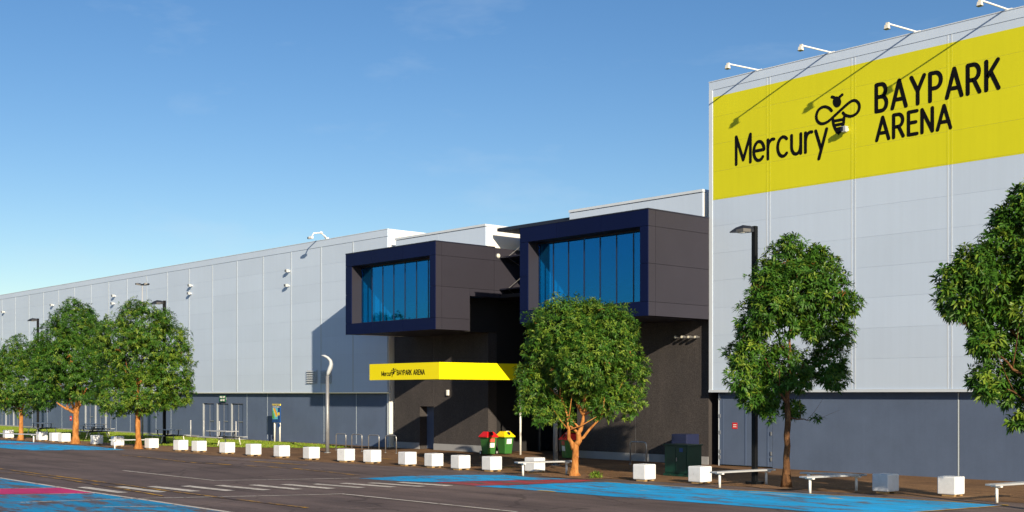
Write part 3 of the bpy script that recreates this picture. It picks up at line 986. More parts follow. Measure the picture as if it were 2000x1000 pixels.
    B('head_rail', 'dark_frame', p, ox0, ox1, gy - 0.035, gy + 0.08, oz1 - 0.06, oz1 - 0.001)
    B('parapet_cap', 'dark_frame', p, xl - 0.01, xr + 0.01, PY - 0.012, 34.85, PZ1 + 0.002, PZ1 + 0.04)
    return p

pod1 = pod(-46.2, -39.6, True, 7, 'left navy window box, farther from the yellow wall sign')
pod2 = pod(-34.35, -27.78, False, 7, 'right navy window box, next to the tall pale hall')
# aggregate walls under the boxes
WX = [(-47.3, -40.35), (-34.8, -28.0)]
YW = 35.1
dz = 2.03
dxa, dxb = on_wall(820, 850, YW).x, on_wall(847, 850, YW).x
B('aggregate_wall', 'aggregate', ent, -47.3, dxa, YW, YW + 0.5, 0, PZ0 + 0.2)
B('aggregate_wall', 'aggregate', ent, dxa, dxb, YW, YW + 0.5, dz, PZ0 + 0.2)
B('aggregate_wall', 'aggregate', ent, dxb + 0.012, -40.35, YW, YW + 0.5, 0, PZ0 + 0.2)
B('side_door', 'lower_door', ent, dxa + 0.005, dxb - 0.005, YW + 0.42, YW + 0.47, 0.02, dz - 0.005)
xm = on_wall(1241, 800, YW).x
B('aggregate_wall', 'aggregate', ent, -34.8, xm, YW, YW + 0.5, 0, PZ0 + 0.15)
B('aggregate_wall', 'aggregate', ent, xm + 0.014, -28.0, YW, YW + 0.5, 0, PZ0 + 0.15)
B('wall_joint', 'plinth', ent, xm + 0.001, xm + 0.013, YW + 0.004, YW + 0.3, 0.0, PZ0)
B('wall_joint', 'plinth', ent, dxb + 0.001, dxb + 0.011, YW + 0.004, YW + 0.3, dz, PZ0)
B('wall_plinth', 'plinth', ent, -47.28, dxa - 0.02, YW - 0.03, YW - 0.002, 0.0, 0.30)
B('wall_plinth', 'plinth', ent, dxb + 0.02, -40.36, YW - 0.03, YW - 0.002, 0.0, 0.30)
B('wall_plinth', 'plinth', ent, -34.79, -28.0, YW - 0.03, YW - 0.002, 0.0, 0.30)
# recess sides, ceiling, back
B('recess_side', 'shade_black', ent, -40.6, -40.36, YW + 0.5, 38.6, 0, 6.8)
B('recess_side', 'shade_black', ent, -34.79, -34.5, YW + 0.5, 38.6, 0, 6.8)
B('recess_ceiling', 'shade_black', ent, -39.55, -34.5, YW + 0.02, 38.6, 6.82, 6.98)
B('recess_back', 'shade_black', ent, -40.6, -34.5, 38.3, 38.6, 2.55, 6.8)
ed = thing('entrance_door', (-37.5, 38.2, 0), parent=ent)
for i in range(4):
    x0 = -40.35 + i * 1.385
    piece('glass_leaf', 'door_glass', ed, x0 + 0.05, x0 + 1.335, 38.25, 38.28, 0.05, 2.45)
    piece('door_stile', 'steel', ed, x0 - 0.03, x0 + 0.03, 38.2, 38.3, 0.0, 2.5)
B('door_head', 'dark_frame', ed, -40.35, -34.8, 38.18, 38.32, 2.45, 2.55)
B('block_core', 'shade_black', ent, -47.4, -40.62, 35.65, 60, 0, 8.9)
B('block_core', 'shade_black', ent, -40.6, -28.1, 38.65, 60, 0, 9.6)
B('block_core', 'shade_black', ent, -34.48, -28.1, 35.65, 38.6, 0, 8.9)
# glazed link above the entrance
lk = thing('glazed_link', (-37, 36.6, 7), parent=ent)
for z0, z1 in ((7.0, 8.4), (8.4, 9.74)):
    for x0, x1 in ((-39.55, -38.3), (-38.3, -37.0), (-37.0, -35.7), (-35.7, -34.4)):
        piece('pane', 'tinted_glass', lk, x0 + 0.03, x1 - 0.03, 36.6, 36.63, z0 + 0.03, z1 - 0.03)
for x in (-39.55, -38.3, -37.0, -35.7, -34.4):
    piece('mullion', 'dark_frame', lk, x - 0.03, x + 0.03, 36.55, 36.68, 7.0, 9.74)
for z in (7.2, 8.6):
    B('sun_blade', 'dark_frame', lk, -39.58, -34.38, 35.1, 36.5, z - 0.03, z + 0.03)
    for x in (-39.2, -36.0):
        MB().tube([(x, 36.52, z + 0.9), (x + 0.05, 35.25, z + 0.04)], 0.014, 6).build('stay_rod', 'steel', lk)
        MB().tube([(x, 36.52, z - 0.6), (x + 0.05, 35.25, z - 0.04)], 0.014, 6).build('stay_rod', 'steel', lk)
B('link_roof', 'dark_frame', lk, -39.75, -34.9, 35.1, 38.6, 9.76, 9.90)
# parapets behind the boxes
for (xa, xb, za, zb) in ((-46.95, -40.3, 8.85, 10.02), (-35.05, -28.12, 8.85, 10.02)):
    pp = thing('roof_parapet', ((xa + xb) / 2, YC, za), parent=ent)
    xs = [xa, (xa + xb) / 2, xb]
    for a, c in zip(xs[:-1], xs[1:]):
        piece('cladding_panel', 'cladding', pp, a + 0.005, c - 0.005, YC + 0.003, YC + 0.07, za, zb)
    B('parapet_end', 'cladding_sunlit', pp, xb - 0.05, xb, YC + 0.08, 46, za, zb + 0.02)
    B('parapet_core', 'backing', pp, xa, xb - 0.06, YC + 0.08, 46, za, zb)
    B('coping', 'cladding_strip', pp, xa - 0.02, xb + 0.02, YC - 0.03, 46, zb + 0.022, zb + 0.12)

# spot lights, lamps on the entrance walls
for i in range(4):
    p = on_wall(1327 + i * 12.8, 658.5, YW)
    s = thing('wall_spotlight', p, f'{["leftmost", "second", "third", "rightmost"][i]} of four small tube spotlights high on the dark wall', 'spotlight', 'four tube spotlights')
    MB().tube([p, p + Vector((0, -0.10, 0))], 0.03, 8).build('stem', 'steel', s, smooth=False)
    MB().tube([p + Vector((0, -0.10, 0)), p + Vector((0, -0.25, 0))], 0.055, 12).build('housing', 'steel', s)
    MB().tube([p + Vector((0, -0.25, 0)), p + Vector((0, -0.265, 0))], 0.042, 12).build('lens', 'lens', s)
p = Vector((-39.6, 35.0, 8.67))
s = thing('bulkhead_light', p, 'round bulkhead light on the side of the left window box', 'light')
MB().tube([p + Vector((-0.02, 0, 0)), p + Vector((0.05, 0, 0))], 0.115, 16).build('base', 'steel', s)
MB().tube([p + Vector((0.05, 0, 0)), p + Vector((0.08, 0, 0)), p + Vector((0.095, 0, 0))], [0.09, 0.075, 0.03], 16).build('lens', 'lens', s)
p = on_wall(876, 767, YW)
s = thing('wall_lamp', p, 'small white wall lamp under the yellow canopy', 'light')
MB().box(p.x - 0.07, p.x + 0.07, YW - 0.10, YW - 0.001, p.z - 0.13, p.z + 0.13).build('housing', 'white_metal', s, bevel=0.02)
MB().box(p.x - 0.12, p.x - 0.07, YW - 0.07, YW - 0.001, p.z - 0.12, p.z + 0.04).build('bracket', 'dark_tube', s)

# yellow entrance canopy
CX0, CX1, CYF, CYB, CZ0, CZ1 = -42.2, -37.45, 30.0, 36.4, 3.20, 3.88
cn = thing('entrance_canopy', ((CX0 + CX1) / 2, CYF, CZ0), 'flat yellow entrance canopy with black lettering on its front', 'canopy')
B('front_fascia', 'canopy_yellow', cn, CX0, CX1, CYF, CYF + 0.14, CZ0, CZ1)
CXS = -39.3      # the roof behind the sign blade is narrower than the blade
B('side_fascia', 'canopy_yellow', cn, CX1 - 0.05, CX1, CYF + 0.142, CYB, CZ0, CZ1)
B('side_fascia', 'canopy_yellow', cn, CXS, CXS + 0.05, CYF + 0.142, YW - 0.01, CZ0, CZ1)
B('soffit', 'dark_frame', cn, CXS + 0.051, CX1 - 0.052, CYF + 0.145, YW - 0.01, CZ0 + 0.03, CZ1 - 0.05)
word('Mercury', on_wall(745, 730, CYF).x, on_wall(768, 730, CYF).x, 3.36, 0.21, 0.028, CYF - 0.006, cn, thick=0.0055, gap=0.14)
word('BAYPARK', on_wall(775, 730, CYF).x, on_wall(804.5, 730, CYF).x, 3.385, 0.225, 0.034, CYF - 0.006, cn, thick=0.0055, gap=0.15)
word('ARENA', on_wall(807, 730, CYF).x, on_wall(830, 730, CYF).x, 3.385, 0.225, 0.034, CYF - 0.006, cn, thick=0.0055, gap=0.17)
bx0, bx1 = on_wall(764, 720, CYF).x, on_wall(774, 720, CYF).x
def can_px(x, y):
    return (bx0 + (x - 622) / (926 - 622) * (bx1 - bx0), 3.69 - (y - 265) / (555 - 265) * 0.27)
bee(can_px, cn, CYF - 0.006, 0.0055, 0.026)
p = ground(1016.5, 888.5)
MB().tube([p, Vector((p.x, p.y, CZ0 + 0.05))], 0.045, 10).build('canopy_post', 'white_metal', cn, smooth=True)

# fire exit sign
p = on_wall(437.5, 778, YL)
fs = thing('fire_exit_sign', (p.x, YL, p.z - 0.3), 'green sign above the fire doors of the long hall', 'sign')
B('sign_plate', 'sign_green', fs, p.x - 0.36, p.x + 0.36, YL - 0.10, YL - 0.07, p.z - 0.20, p.z + 0.17)
B('sign_bracket', 'steel', fs, p.x - 0.3, p.x + 0.3, YL - 0.07, YL, p.z - 0.1, p.z + 0.05)
word('FIRE', p.x - 0.31, p.x - 0.02, p.z + 0.02, 0.11, 0.026, YL - 0.106, fs, 'paper_white', 0.005)
word('EXIT', p.x + 0.05, p.x + 0.31, p.z + 0.02, 0.11, 0.026, YL - 0.106, fs, 'paper_white', 0.005)
word('KEEP', p.x - 0.24, p.x - 0.03, p.z - 0.16, 0.11, 0.024, YL - 0.106, fs, 'paper_white', 0.005)
word('CLEAR', p.x + 0.02, p.x + 0.25, p.z - 0.16, 0.11, 0.024, YL - 0.106, fs, 'paper_white', 0.005)
p = on_wall(138.5, 817, YL)
rs = thing('red_wall_sign', (p.x, YL, p.z - 0.2), 'small red sign on the base wall beside the orange tree trunk', 'sign')
B('sign_plate', 'sign_red', rs, p.x - 0.16, p.x + 0.16, YL - 0.02, YL, p.z - 0.16, p.z + 0.16)
B('sign_text', 'paper_white', rs, p.x - 0.1, p.x + 0.1, YL - 0.024, YL - 0.0205, p.z - 0.04, p.z + 0.04)

# ------------------------------------------------------------------ lights on arms above the yellow sign, floodlights, camera mast
names4 = ['leftmost of the white lamp arms on top of the tall hall', 'second white lamp arm from the left on top of the tall hall',
          'third white lamp arm from the left on top of the tall hall', 'rightmost white lamp arm in view on top of the tall hall']
for i, u in enumerate((1478, 1620, 1787, 1966)):
    bz = TTOP + 0.30
    x = on_wall(u, 100).x
    s = thing('sign_light', (x, YC, bz), names4[i], 'sign light', 'lamp arms over the yellow sign')
    tip = Vector((x, YC - 1.62, bz - 0.03))
    MB().tube([(x, YC + 0.25, bz + 0.08), (x, YC - 0.0, bz + 0.06), tip], 0.027, 8).build('arm', 'white_metal', s, smooth=True)
    B('arm_base', 'white_metal', s, x - 0.1, x + 0.1, YC + 0.12, YC + 0.36, bz + 0.035, bz + 0.1)
    MB().box(x - 0.05, x + 0.05, tip.y - 0.03, tip.y + 0.03, tip.z - 0.09, tip.z + 0.03).build('knuckle', 'cream_metal', s)
    hd = MB().frustum(tip.z - 0.17, 0.072, 0.065, tip.z - 0.05, 0.055, 0.05, x, tip.y - 0.03)
    hd.build('lamp_head', 'cream_metal', s)
    B('visor', 'lamp_head', s, x - 0.08, x + 0.08, tip.y - 0.11, tip.y + 0.04, tip.z - 0.185, tip.z - 0.1715)
fl_lab = {0: 'beside the small green sign', }
FLOODS = [(1655, 254, 'pale floodlight box on the yellow sign below the bee', 0.095),
          (566, 529.5, 'upper wall floodlight of the pair nearest the window boxes on the long hall', 0.085),
          (564.5, 558, 'lower wall floodlight of the pair nearest the window boxes on the long hall', 0.085),
          (375.5, 558, 'upper wall floodlight of the pair above the fire doors on the long hall', 0.085),
          (374, 573.5, 'lower wall floodlight of the pair above the fire doors on the long hall', 0.085),
          (225.5, 578, 'upper wall floodlight of the pair above the gap between two trees', 0.085),
          (224, 593, 'lower wall floodlight of the pair above the gap between two trees', 0.085),
          (105, 596, 'single wall floodlight above the leftmost big tree on the long hall', 0.085),
          (9.5, 609.5, 'far-left wall floodlight at the picture edge on the long hall', 0.085)]
for u, v, lab, r in FLOODS:
    p = on_wall(u, v)
    s = thing('wall_floodlight', (p.x, YC, p.z), lab, 'floodlight', None if u > 1000 else 'wall floodlights of the long hall')
    B('bracket', 'white_metal', s, p.x - 0.03, p.x + 0.06, YC - 0.085, YC - 0.021, p.z - 0.04, p.z + 0.04)
    MB().frustum(p.z - r, r * 0.8, 0.06, p.z + r, r, 0.09, p.x, YC - 0.17).build('housing', 'louvre_grey', s, bevel=0.015)
    B('lens', 'dark_frame', s, p.x - r * 0.9, p.x - r * 0.0, YC - 0.275, YC - 0.261, p.z - r * 0.7, p.z + r * 0.8)
# CCTV arm on the coping of the long hall
q = on_wall(637, 468, YC)
zt = HTOP + 0.37
ca = thing('security_camera', (q.x, YC, zt), 'white security camera on a bent arm above the long hall roof edge', 'camera')
a0 = Vector((q.x, YC + 0.1, zt)); 
MB().tube([a0, a0 + Vector((-0.058, -0.145, 0.174)), a0 + Vector((-0.087, -0.377, 0.319)), a0 + Vector((-0.116, -0.783, 0.261)), a0 + Vector((-0.128, -0.870, 0.116))], 0.035, 8).build('arm', 'white_metal', ca, smooth=True)
MB().tube([a0 + Vector((-0.116, 0.012, 0.000)), a0 + Vector((-0.116, -0.174, 0.162))], 0.02, 6).build('brace', 'white_metal', ca)
for d in ((-0.07, -0.36, 0.32), (0, -0.01, 0.035)):
    c = a0 + Vector(d)
    MB().tube([c + Vector((0.000, 0.000, -0.064)), c + Vector((0.000, 0.000, -0.029)), c + Vector((0.000, 0.000, 0.029)), c + Vector((0.000, 0.000, 0.064))], [0.04, 0.085, 0.085, 0.04], 10).build('joint', 'white_metal', ca, smooth=True)
c = a0 + Vector((-0.174, -0.899, 0.029))
MB().box(c.x - 0.17, c.x + 0.12, c.y - 0.07, c.y + 0.07, c.z - 0.06, c.z + 0.065).build('camera_body', 'white_metal', ca, bevel=0.02)
B('camera_lens', 'black_metal', ca, c.x - 0.28, c.x - 0.171, c.y - 0.055, c.y + 0.055, c.z - 0.05, c.z + 0.05)

# ------------------------------------------------------------------ trees
RV = Vector((CY, SY, 0)); FV = Vector((-SY, CY, 0))

def leaf_cloud(lobes, n_ros, leaf_len, seed, fresh=0.2, red=0.02, inner=0.25, gaps=-1.15):
    rng = np.random.default_rng(seed)
    L = np.array([[*c, r] for c, r in lobes])
    area = L[:, 3] ** 2
    idx = rng.choice(len(L), n_ros * 3, p=area / area.sum())
    d = rng.normal(size=(len(idx), 3)); d /= np.linalg.norm(d, axis=1)[:, None]
    lump = 1 + 0.17 * np.sin(d[:, 0] * 5 + idx * 1.7) * np.cos(d[:, 2] * 6 + idx) + 0.11 * np.sin(d[:, 1] * 11 + idx * 3.1)
    rad = np.where(rng.random(len(idx)) < inner, rng.uniform(0.35, 0.85, len(idx)), rng.uniform(0.86, 1.06, len(idx))) * lump
    P = L[idx, :3] + d * (L[idx, 3] * rad)[:, None] * np.array([1, 1, 0.92])
    keep = np.ones(len(P), bool)
    wl_ = 2 * np.pi / 0.85
    q = P @ np.array([[.8, .5, -.33], [-.55, .83, .1], [.25, -.2, .95]]) * wl_
    field = np.sin(q[:, 0] + 1.3 * np.sin(q[:, 1] * .6)) + np.sin(q[:, 1] + seed) + np.sin(q[:, 2] + 1.1 * np.sin(q[:, 0] * .5))
    keep &= ~((field < gaps) & (rad > 0.84) & (rng.random(len(P)) < 0.85))
    for c in L:
        q = np.linalg.norm((P - c[:3]) / c[3], axis=1)
        keep &= ~((q < 0.55) & (rng.random(len(P)) < 0.8))
    P, d = P[keep][:n_ros], d[keep][:n_ros]
    m = len(P)
    nl = 8
    ax = d * 0.75 + np.array([0, 0, 0.55]) + rng.normal(0, .28, (m, 3))
    ax /= np.linalg.norm(ax, axis=1)[:, None]
    ref = np.where(np.abs(ax[:, 2:3]) > .9, np.array([[1., 0, 0]]), np.array([[0, 0, 1.]]))
    s = np.cross(ax, ref); s /= np.linalg.norm(s, axis=1)[:, None]
    t = np.cross(ax, s)
    ph = (np.arange(nl)[None, :] / nl * 2 * np.pi + rng.uniform(0, 6.28, (m, 1)) + rng.normal(0, .25, (m, nl)))
    tilt = rng.uniform(0.5, 1.55, (m, nl))
    D = (np.cos(ph)[..., None] * s[:, None] + np.sin(ph)[..., None] * t[:, None]) * np.sin(tilt)[..., None] + ax[:, None] * np.cos(tilt)[..., None]
    D = D.reshape(-1, 3)
    D[:, 2] -= rng.uniform(0.1, 0.55, len(D))
    D /= np.linalg.norm(D, axis=1)[:, None]
    A = np.repeat(ax, nl, 0)
    S = np.cross(D, A); S /= np.linalg.norm(S, axis=1)[:, None] + 1e-9
    N = np.cross(S, D)
    P = np.repeat(P, nl, 0) + rng.normal(0, .02, (m * nl, 3))
    ln = leaf_len * rng.uniform(0.65, 1.2, len(P))[:, None]
    wd = ln * rng.uniform(0.24, 0.33, len(P))[:, None]
    v0 = P
    midp = P + D * ln * .48
    v1 = midp + S * wd / 2 + N * wd * .18
    v2 = midp - S * wd / 2 + N * wd * .18
    v3 = midp
    v4 = P + D * ln + np.array([0, 0, -1]) * ln * .18
    V = np.stack([v0, v1, v2, v3, v4], 1).reshape(-1, 3)
    b = np.arange(len(P))[:, None] * 5
    Fc = np.concatenate([b + np.array([[0, 3, 1]]), b + np.array([[0, 2, 3]]), b + np.array([[1, 3, 4]]), b + np.array([[3, 2, 4]])], 0)
    g0, g1, g2, g3 = np.array([.022, .074, .008]), np.array([.058, .152, .015]), np.array([.25, .33, .035]), np.array([.30, .11, .035])
    k = rng.random((len(P), 1))
    C = g0 * (1 - k) + g1 * k
    # young shoots: whole rosettes are paler, a few are reddish
    rk = rng.random(m)
    fr = np.repeat((rk < fresh * 1.3).astype(float) * rng.uniform(.15, .62, m), nl)[:, None]
    C = C * (1 - fr) + g2 * fr
    rd = np.repeat(((rk > 1 - red)).astype(float) * .75, nl)[:, None]
    C = C * (1 - rd) + g3 * rd
    return V, Fc, np.repeat(C, 5, 0)

def make_tree(u, v, px_lobes, n_ros, leaf_len, seed, label, trunk_r, fork_v, barkm, limbs, group, lean=0.0, fresh=.2, red=.02, inner=.25, sprig=True):
    base = ground(u, v)
    t = CAMH * F / (v - HOR)
    s = t / F
    rnd = random.Random(seed)
    def at(uu, vv, dep=0.0):
        return base + RV * ((uu - u) * s) + FV * dep + Vector((0, 0, CAMH + (HOR - vv) * s))
    T = thing('tree', base, label, 'tree', group)
    lobes = []
    for (uu, vv, r) in px_lobes:
        rr = r * s
        for k in range(2 if r * s > 0.8 else 1):
            dep = rnd.uniform(-0.75, 0.75) * (1.0 if k == 0 else 1.6) * max(0.5, min(1.6, rr))
            lobes.append((tuple(at(uu + rnd.uniform(-4, 4), vv + rnd.uniform(-4, 4), dep)), rr * rnd.uniform(0.9, 1.04)))
    V, Fc, C = leaf_cloud(lobes, n_ros, leaf_len, seed, fresh, red, inner, -0.7 if inner > .28 else -1.15)
    V = V - np.array(base)
    cr = bpy.data.objects.new('crown', colour_mesh('crown', V, Fc, C, 'leaf'))
    cr.parent = T; cr['kind'] = 'stuff'
    COL.objects.link(cr)
    # trunk and limbs
    mb = MB()
    fork = at(u + lean, fork_v)
    H = fork.z
    pts, rads = [], []
    for i in range(9):
        f = i / 8
        p = base.lerp(fork, f) + Vector((rnd.uniform(-1, 1), rnd.uniform(-1, 1), 0)) * 0.018
        p.z = H * f - (0.05 if i == 0 else 0)
        pts.append(p)
        rads.append(trunk_r * (1.0 - 0.22 * f) * (1.75 if i == 0 else 1.28 if i == 1 and H * f < .6 else 1.0) * rnd.uniform(.95, 1.05))
    mb.tube(pts, rads, 12)
    for (ou, ov, r0, du, dv, dep) in limbs:
        a = at(ou, ov)
        e = at(du, dv, dep)
        n = 6
        P, R = [], []
        for i in range(n + 1):
            f = i / n
            q = a.lerp(e, f) + Vector((0, 0, 1)) * math.sin(f * math.pi) * -0.05 * (e - a).length
            if 0 < i < n: q += Vector((rnd.uniform(-1, 1), rnd.uniform(-1, 1), rnd.uniform(-1, 1))) * 0.04
            P.append(q); R.append(trunk_r * r0 * (1 - .72 * f))
        mb.tube(P, R, 8)
        for _ in range(3):
            i = rnd.randint(2, n - 1)
            d = Vector((rnd.uniform(-1, 1), rnd.uniform(-1, 1), rnd.uniform(.2, 1))).normalized()
            mb.tube([P[i], P[i] + d * .45, P[i] + d * .95 + Vector((0, 0, .1))], [R[i] * .55, R[i] * .38, R[i] * .15], 6)
    mb.build('trunk', barkm, T, smooth=True)
    return T

TG = 'trees along the forecourt'
make_tree(1122, 930, [(1092, 640, 58), (1140, 632, 50), (1185, 640, 52), (1068, 690, 46), (1208, 688, 46), (1040, 752, 34), (1100, 742, 56), (1160, 738, 58), (1222, 742, 42), (1140, 690, 72),
    (1078, 796, 32), (1030, 790, 22), (1055, 812, 17), (1190, 780, 34), (1240, 782, 26), (1222, 806, 14), (1090, 604, 24), (1155, 602, 24), (1195, 618, 20), (1050, 655, 26), (1165, 800, 22), (1100, 812, 20), (1245, 720, 24), (1020, 720, 16)],
    9500, .132, 1, 'dense dome-shaped tree with a forked orange trunk in front of the entrance', .128, 865, 'bark_orange',
    [(1120, 878, .62, 1102, 795, -.2), (1103, 800, .40, 1085, 730, -.4), (1126, 868, .85, 1142, 800, .1), (1141, 805, .7, 1150, 700, .1), (1128, 862, .42, 1200, 785, -.1), (1140, 810, .5, 1090, 700, .6), (1150, 790, .5, 1215, 700, .5)], TG, lean=3, fresh=.30, red=.003, inner=.2)
make_tree(1537, 952, [(1543, 505, 46), (1603, 522, 42), (1508, 545, 42), (1560, 560, 62), (1612, 572, 46), (1648, 592, 26), (1500, 600, 52), (1470, 632, 36), (1610, 625, 48), (1640, 652, 26), (1480, 690, 48), (1445, 735, 28), (1530, 722, 48), (1500, 765, 40), (1475, 775, 32),
    (1565, 735, 32), (1622, 700, 36), (1628, 735, 26), (1540, 475, 16), (1600, 492, 16), (1555, 795, 20), (1455, 700, 26), (1500, 808, 14), (1530, 640, 24), (1580, 650, 20), (1585, 822, 7)],
    5600, .165, 2, 'tall open-crowned tree beside the black lamp post at the tall hall', .098, 790, 'bark_shaded',
    [(1538, 795, .8, 1545, 640, 0), (1544, 650, .6, 1560, 520, .1), (1538, 790, .5, 1490, 700, -.3), (1541, 740, .45, 1630, 690, .2), (1545, 660, .5, 1610, 590, -.3), (1540, 700, .4, 1500, 600, .3), (1538, 815, .3, 1583, 820, -.1), (1545, 650, .5, 1640, 610, 0)], TG, lean=1, fresh=.18, red=.004, inner=.3)
make_tree(2055, 1000, [(1988, 385, 24), (1985, 432, 34), (2030, 425, 46), (2055, 520, 72), (1950, 470, 32), (1905, 510, 36), (1862, 538, 26), (1925, 545, 44), (1890, 590, 42), (1950, 615, 46), (2015, 600, 60), (1925, 665, 30), (1990, 690, 44), (1935, 735, 34), (1978, 765, 25), (1985, 818, 15),
    (2035, 745, 52), (2090, 620, 55), (2120, 760, 50), (2140, 700, 50), (1845, 570, 16), (1920, 765, 20), (2000, 520, 50), (2030, 820, 30)],
    5600, .178, 3, 'large dark tree cut off by the right edge of the picture', .12, 800, 'bark_shaded',
    [(2055, 810, .8, 2052, 600, 0), (2045, 760, .5, 1940, 690, -.2), (2045, 700, .55, 1900, 560, .2), (2048, 640, .5, 1990, 440, 0), (2045, 720, .5, 2110, 600, .3), (2043, 800, .4, 1960, 760, -.2)], TG, fresh=.2, red=.003, inner=.3)
make_tree(271, 877, [(287, 638, 48), (240, 665, 44), (322, 668, 44), (270, 700, 62), (222, 722, 36), (338, 720, 40), (232, 770, 42), (290, 760, 52), (340, 765, 34), (268, 606, 18), (310, 625, 24), (355, 740, 22), (205, 760, 18), (355, 690, 20), (330, 792, 14)],
    9000, .150, 4, 'rounded orange-trunked tree, rightmost of the three at the left', .135, 805, 'bark_orange',
    [(271, 815, .75, 268, 740, 0), (271, 812, .6, 292, 765, -.2), (270, 808, .35, 245, 790, .1), (268, 750, .5, 320, 690, .3), (268, 750, .5, 230, 700, -.2)], TG, lean=-2, fresh=.32, red=.003, inner=.15)
make_tree(147, 867, [(138, 632, 40), (110, 662, 38), (172, 655, 38), (105, 705, 38), (150, 695, 52), (188, 690, 30), (92, 755, 30), (130, 745, 42), (172, 755, 38), (78, 782, 20), (138, 600, 16), (160, 620, 20), (82, 680, 18), (200, 650, 18), (205, 740, 22), (118, 775, 16)],
    8400, .150, 5, 'tallest orange-trunked tree, middle of the three at the left', .17, 800, 'bark_orange',
    [(148, 806, .62, 172, 758, -.2), (147, 803, .62, 150, 740, .2), (146, 806, .55, 112, 786, -.1), (148, 804, .5, 130, 740, -.3)], TG, lean=2, fresh=.14, red=.004, inner=.15)
make_tree(40, 860, [(42, 692, 30), (15, 712, 32), (74, 705, 30), (40, 742, 50), (2, 760, 36), (78, 770, 30), (50, 786, 24), (22, 788, 22), (40, 668, 14), (-15, 740, 40), (95, 745, 18)],
    6400, .135, 6, 'smaller orange-trunked tree at the far left edge', .13, 800, 'bark_orange',
    [(42, 805, .6, 55, 760, 0), (41, 803, .6, 20, 765, .2), (41, 806, .4, 28, 790, -.2)], TG, lean=2, fresh=.25, red=.003, inner=.15)

# little weed at the foot of the dome-shaped tree
p = ground(1160, 934)
V, Fc, C = leaf_cloud([((p.x, p.y, .10), .10), ((p.x + .12, p.y + .08, .08), .08)], 26, .12, 31, fresh=.6, red=0)
wd_ = thing('weed', p, 'small green weed on the ground beside the dome-shaped tree', 'plant')
o = bpy.data.objects.new('foliage', colour_mesh('foliage', V - np.array(p), Fc, C, 'leaf')); o.parent = wd_; COL.objects.link(o)
MB().tube([p, p + Vector((0.02, 0, .12))], .012, 6).build('stem', 'bark_shaded', wd_)
# bare soil collars round the two near trunks
for (u, v, r) in ((1122, 931, 1.15), (1537, 953, .95)):
    c = ground(u, v)
    pts = [(c.x + r * random.uniform(.8, 1.15) * 1.3 * math.cos(a), c.y + r * random.uniform(.8, 1.1) * .75 * math.sin(a)) for a in np.linspace(0, 2 * math.pi, 22)[:-1]]
    sheet('soil', 'soil', pts, 0.016)

# ------------------------------------------------------------------ white concrete blocks
cubes = [(12.6, 857, 'white concrete block behind the bench at the far left edge'),
         (78, 861.5, 'white concrete block in shade between the two leftmost tree trunks'),
         (104, 863.5, 'white concrete block touching the back of another, left of the middle orange trunk'),
         (122, 864.8, 'sunlit white concrete block just left of the middle orange trunk'),
         (185.5, 869.5, 'white concrete block right of the middle orange trunk, dappled by shade'),
         (226, 872.5, 'white concrete block behind the long bench at the rightmost left-hand tree'),
         (293, 877.5, 'white concrete block just right of the rightmost left-hand tree trunk'),
         (350, 881.5, 'second white concrete block right of the rightmost left-hand tree trunk'),
         (386, 883.5, 'third white concrete block right of the rightmost left-hand tree trunk'),
         (441, 887, 'white concrete block in front of the picnic table by the fire doors'),
         (492.5, 891, 'second white concrete block left of the one below the map board'),
         (548, 894.5, 'white concrete block below the map board'),
         (606, 898.5, 'white concrete block just left of the curved steel lamp'),
         (674, 903, 'white concrete block just right of the curved steel lamp'),
         (725.5, 905.5, 'second white concrete block right of the curved steel lamp'),
         (794.5, 910.5, 'white concrete block in front of the side door recess'),
         (846.5, 914, 'third white concrete block left of the red-lidded bin in the sun'),
         (899, 918.5, 'chipped white concrete block left of the bins'),
         (960.5, 921.5, 'white concrete block in front of the two sunlit bins'),
         (1045, 924, 'white concrete block behind the low bench left of the dome-shaped tree'),
         (1255.5, 940.5, 'white concrete block left of the green cabinet, by the steel hoop'),
         (1365, 945.5, 'white concrete block right of the green cabinet'),
         (1731, 964.5, 'white concrete block right of the corner bench, second from the right edge'),
         (1860, 970.5, 'rightmost white concrete block in the row')]
cb = None
for i, (u, v, lab) in enumerate(cubes):
    p = ground(u + (5 if u > 1200 else 0), v) + Vector((-0.20, 0.18, 0))
    if cb is None:
        t = thing('concrete_block', p, lab, 'block', 'white concrete blocks edging the forecourt')
        MB().box(-.248, .248, -.248, .248, .05, .505).build('block', 'white_concrete', t, local=True, bevel=.028)
        MB().box(-.13, .20, -.22, -.10, .0, .05).build('foot', 'timber_foot', t, local=True)
        MB().box(-.13, .20, .10, .22, .0, .05).build('foot', 'timber_foot', t, local=True)
        cb = t
    else:
        t = copy_tree(cb)
        t.location = p
        t['label'] = lab
    t.rotation_euler = (0, 0, math.radians(random.uniform(-5, 5)))

# ------------------------------------------------------------------ benches and picnic tables
def make_bench(L):
    t = thing('bench', (0, 0, 0), 'x', 'bench', 'low aluminium benches')
    for k in range(2):
        MB().box(-L / 2, L / 2, -.15 + k * .155, -.005 + k * .155, .405, .45).build('plank', 'aluminium', t, local=True, bevel=.008)
    for s in (-1, 1):
        x = s * (L / 2 - .24)
        MB().tube([(x, 0, 0), (x, 0, .37)], .036, 10).build('leg', 'white_metal', t, local=True, smooth=True)
        MB().box(x - .04, x + .04, -.14, .14, .37, .405).build('bracket', 'white_metal', t, local=True)
    return t

def bench(p0, p1, lab):
    d = p1 - p0
    L = d.length
    t = make_bench(L)
    t.location = (p0 + p1) / 2
    t.location.z = 0.004
    t.rotation_euler = (0, 0, math.atan2(d.y, d.x))
    t['label'] = lab
    return t

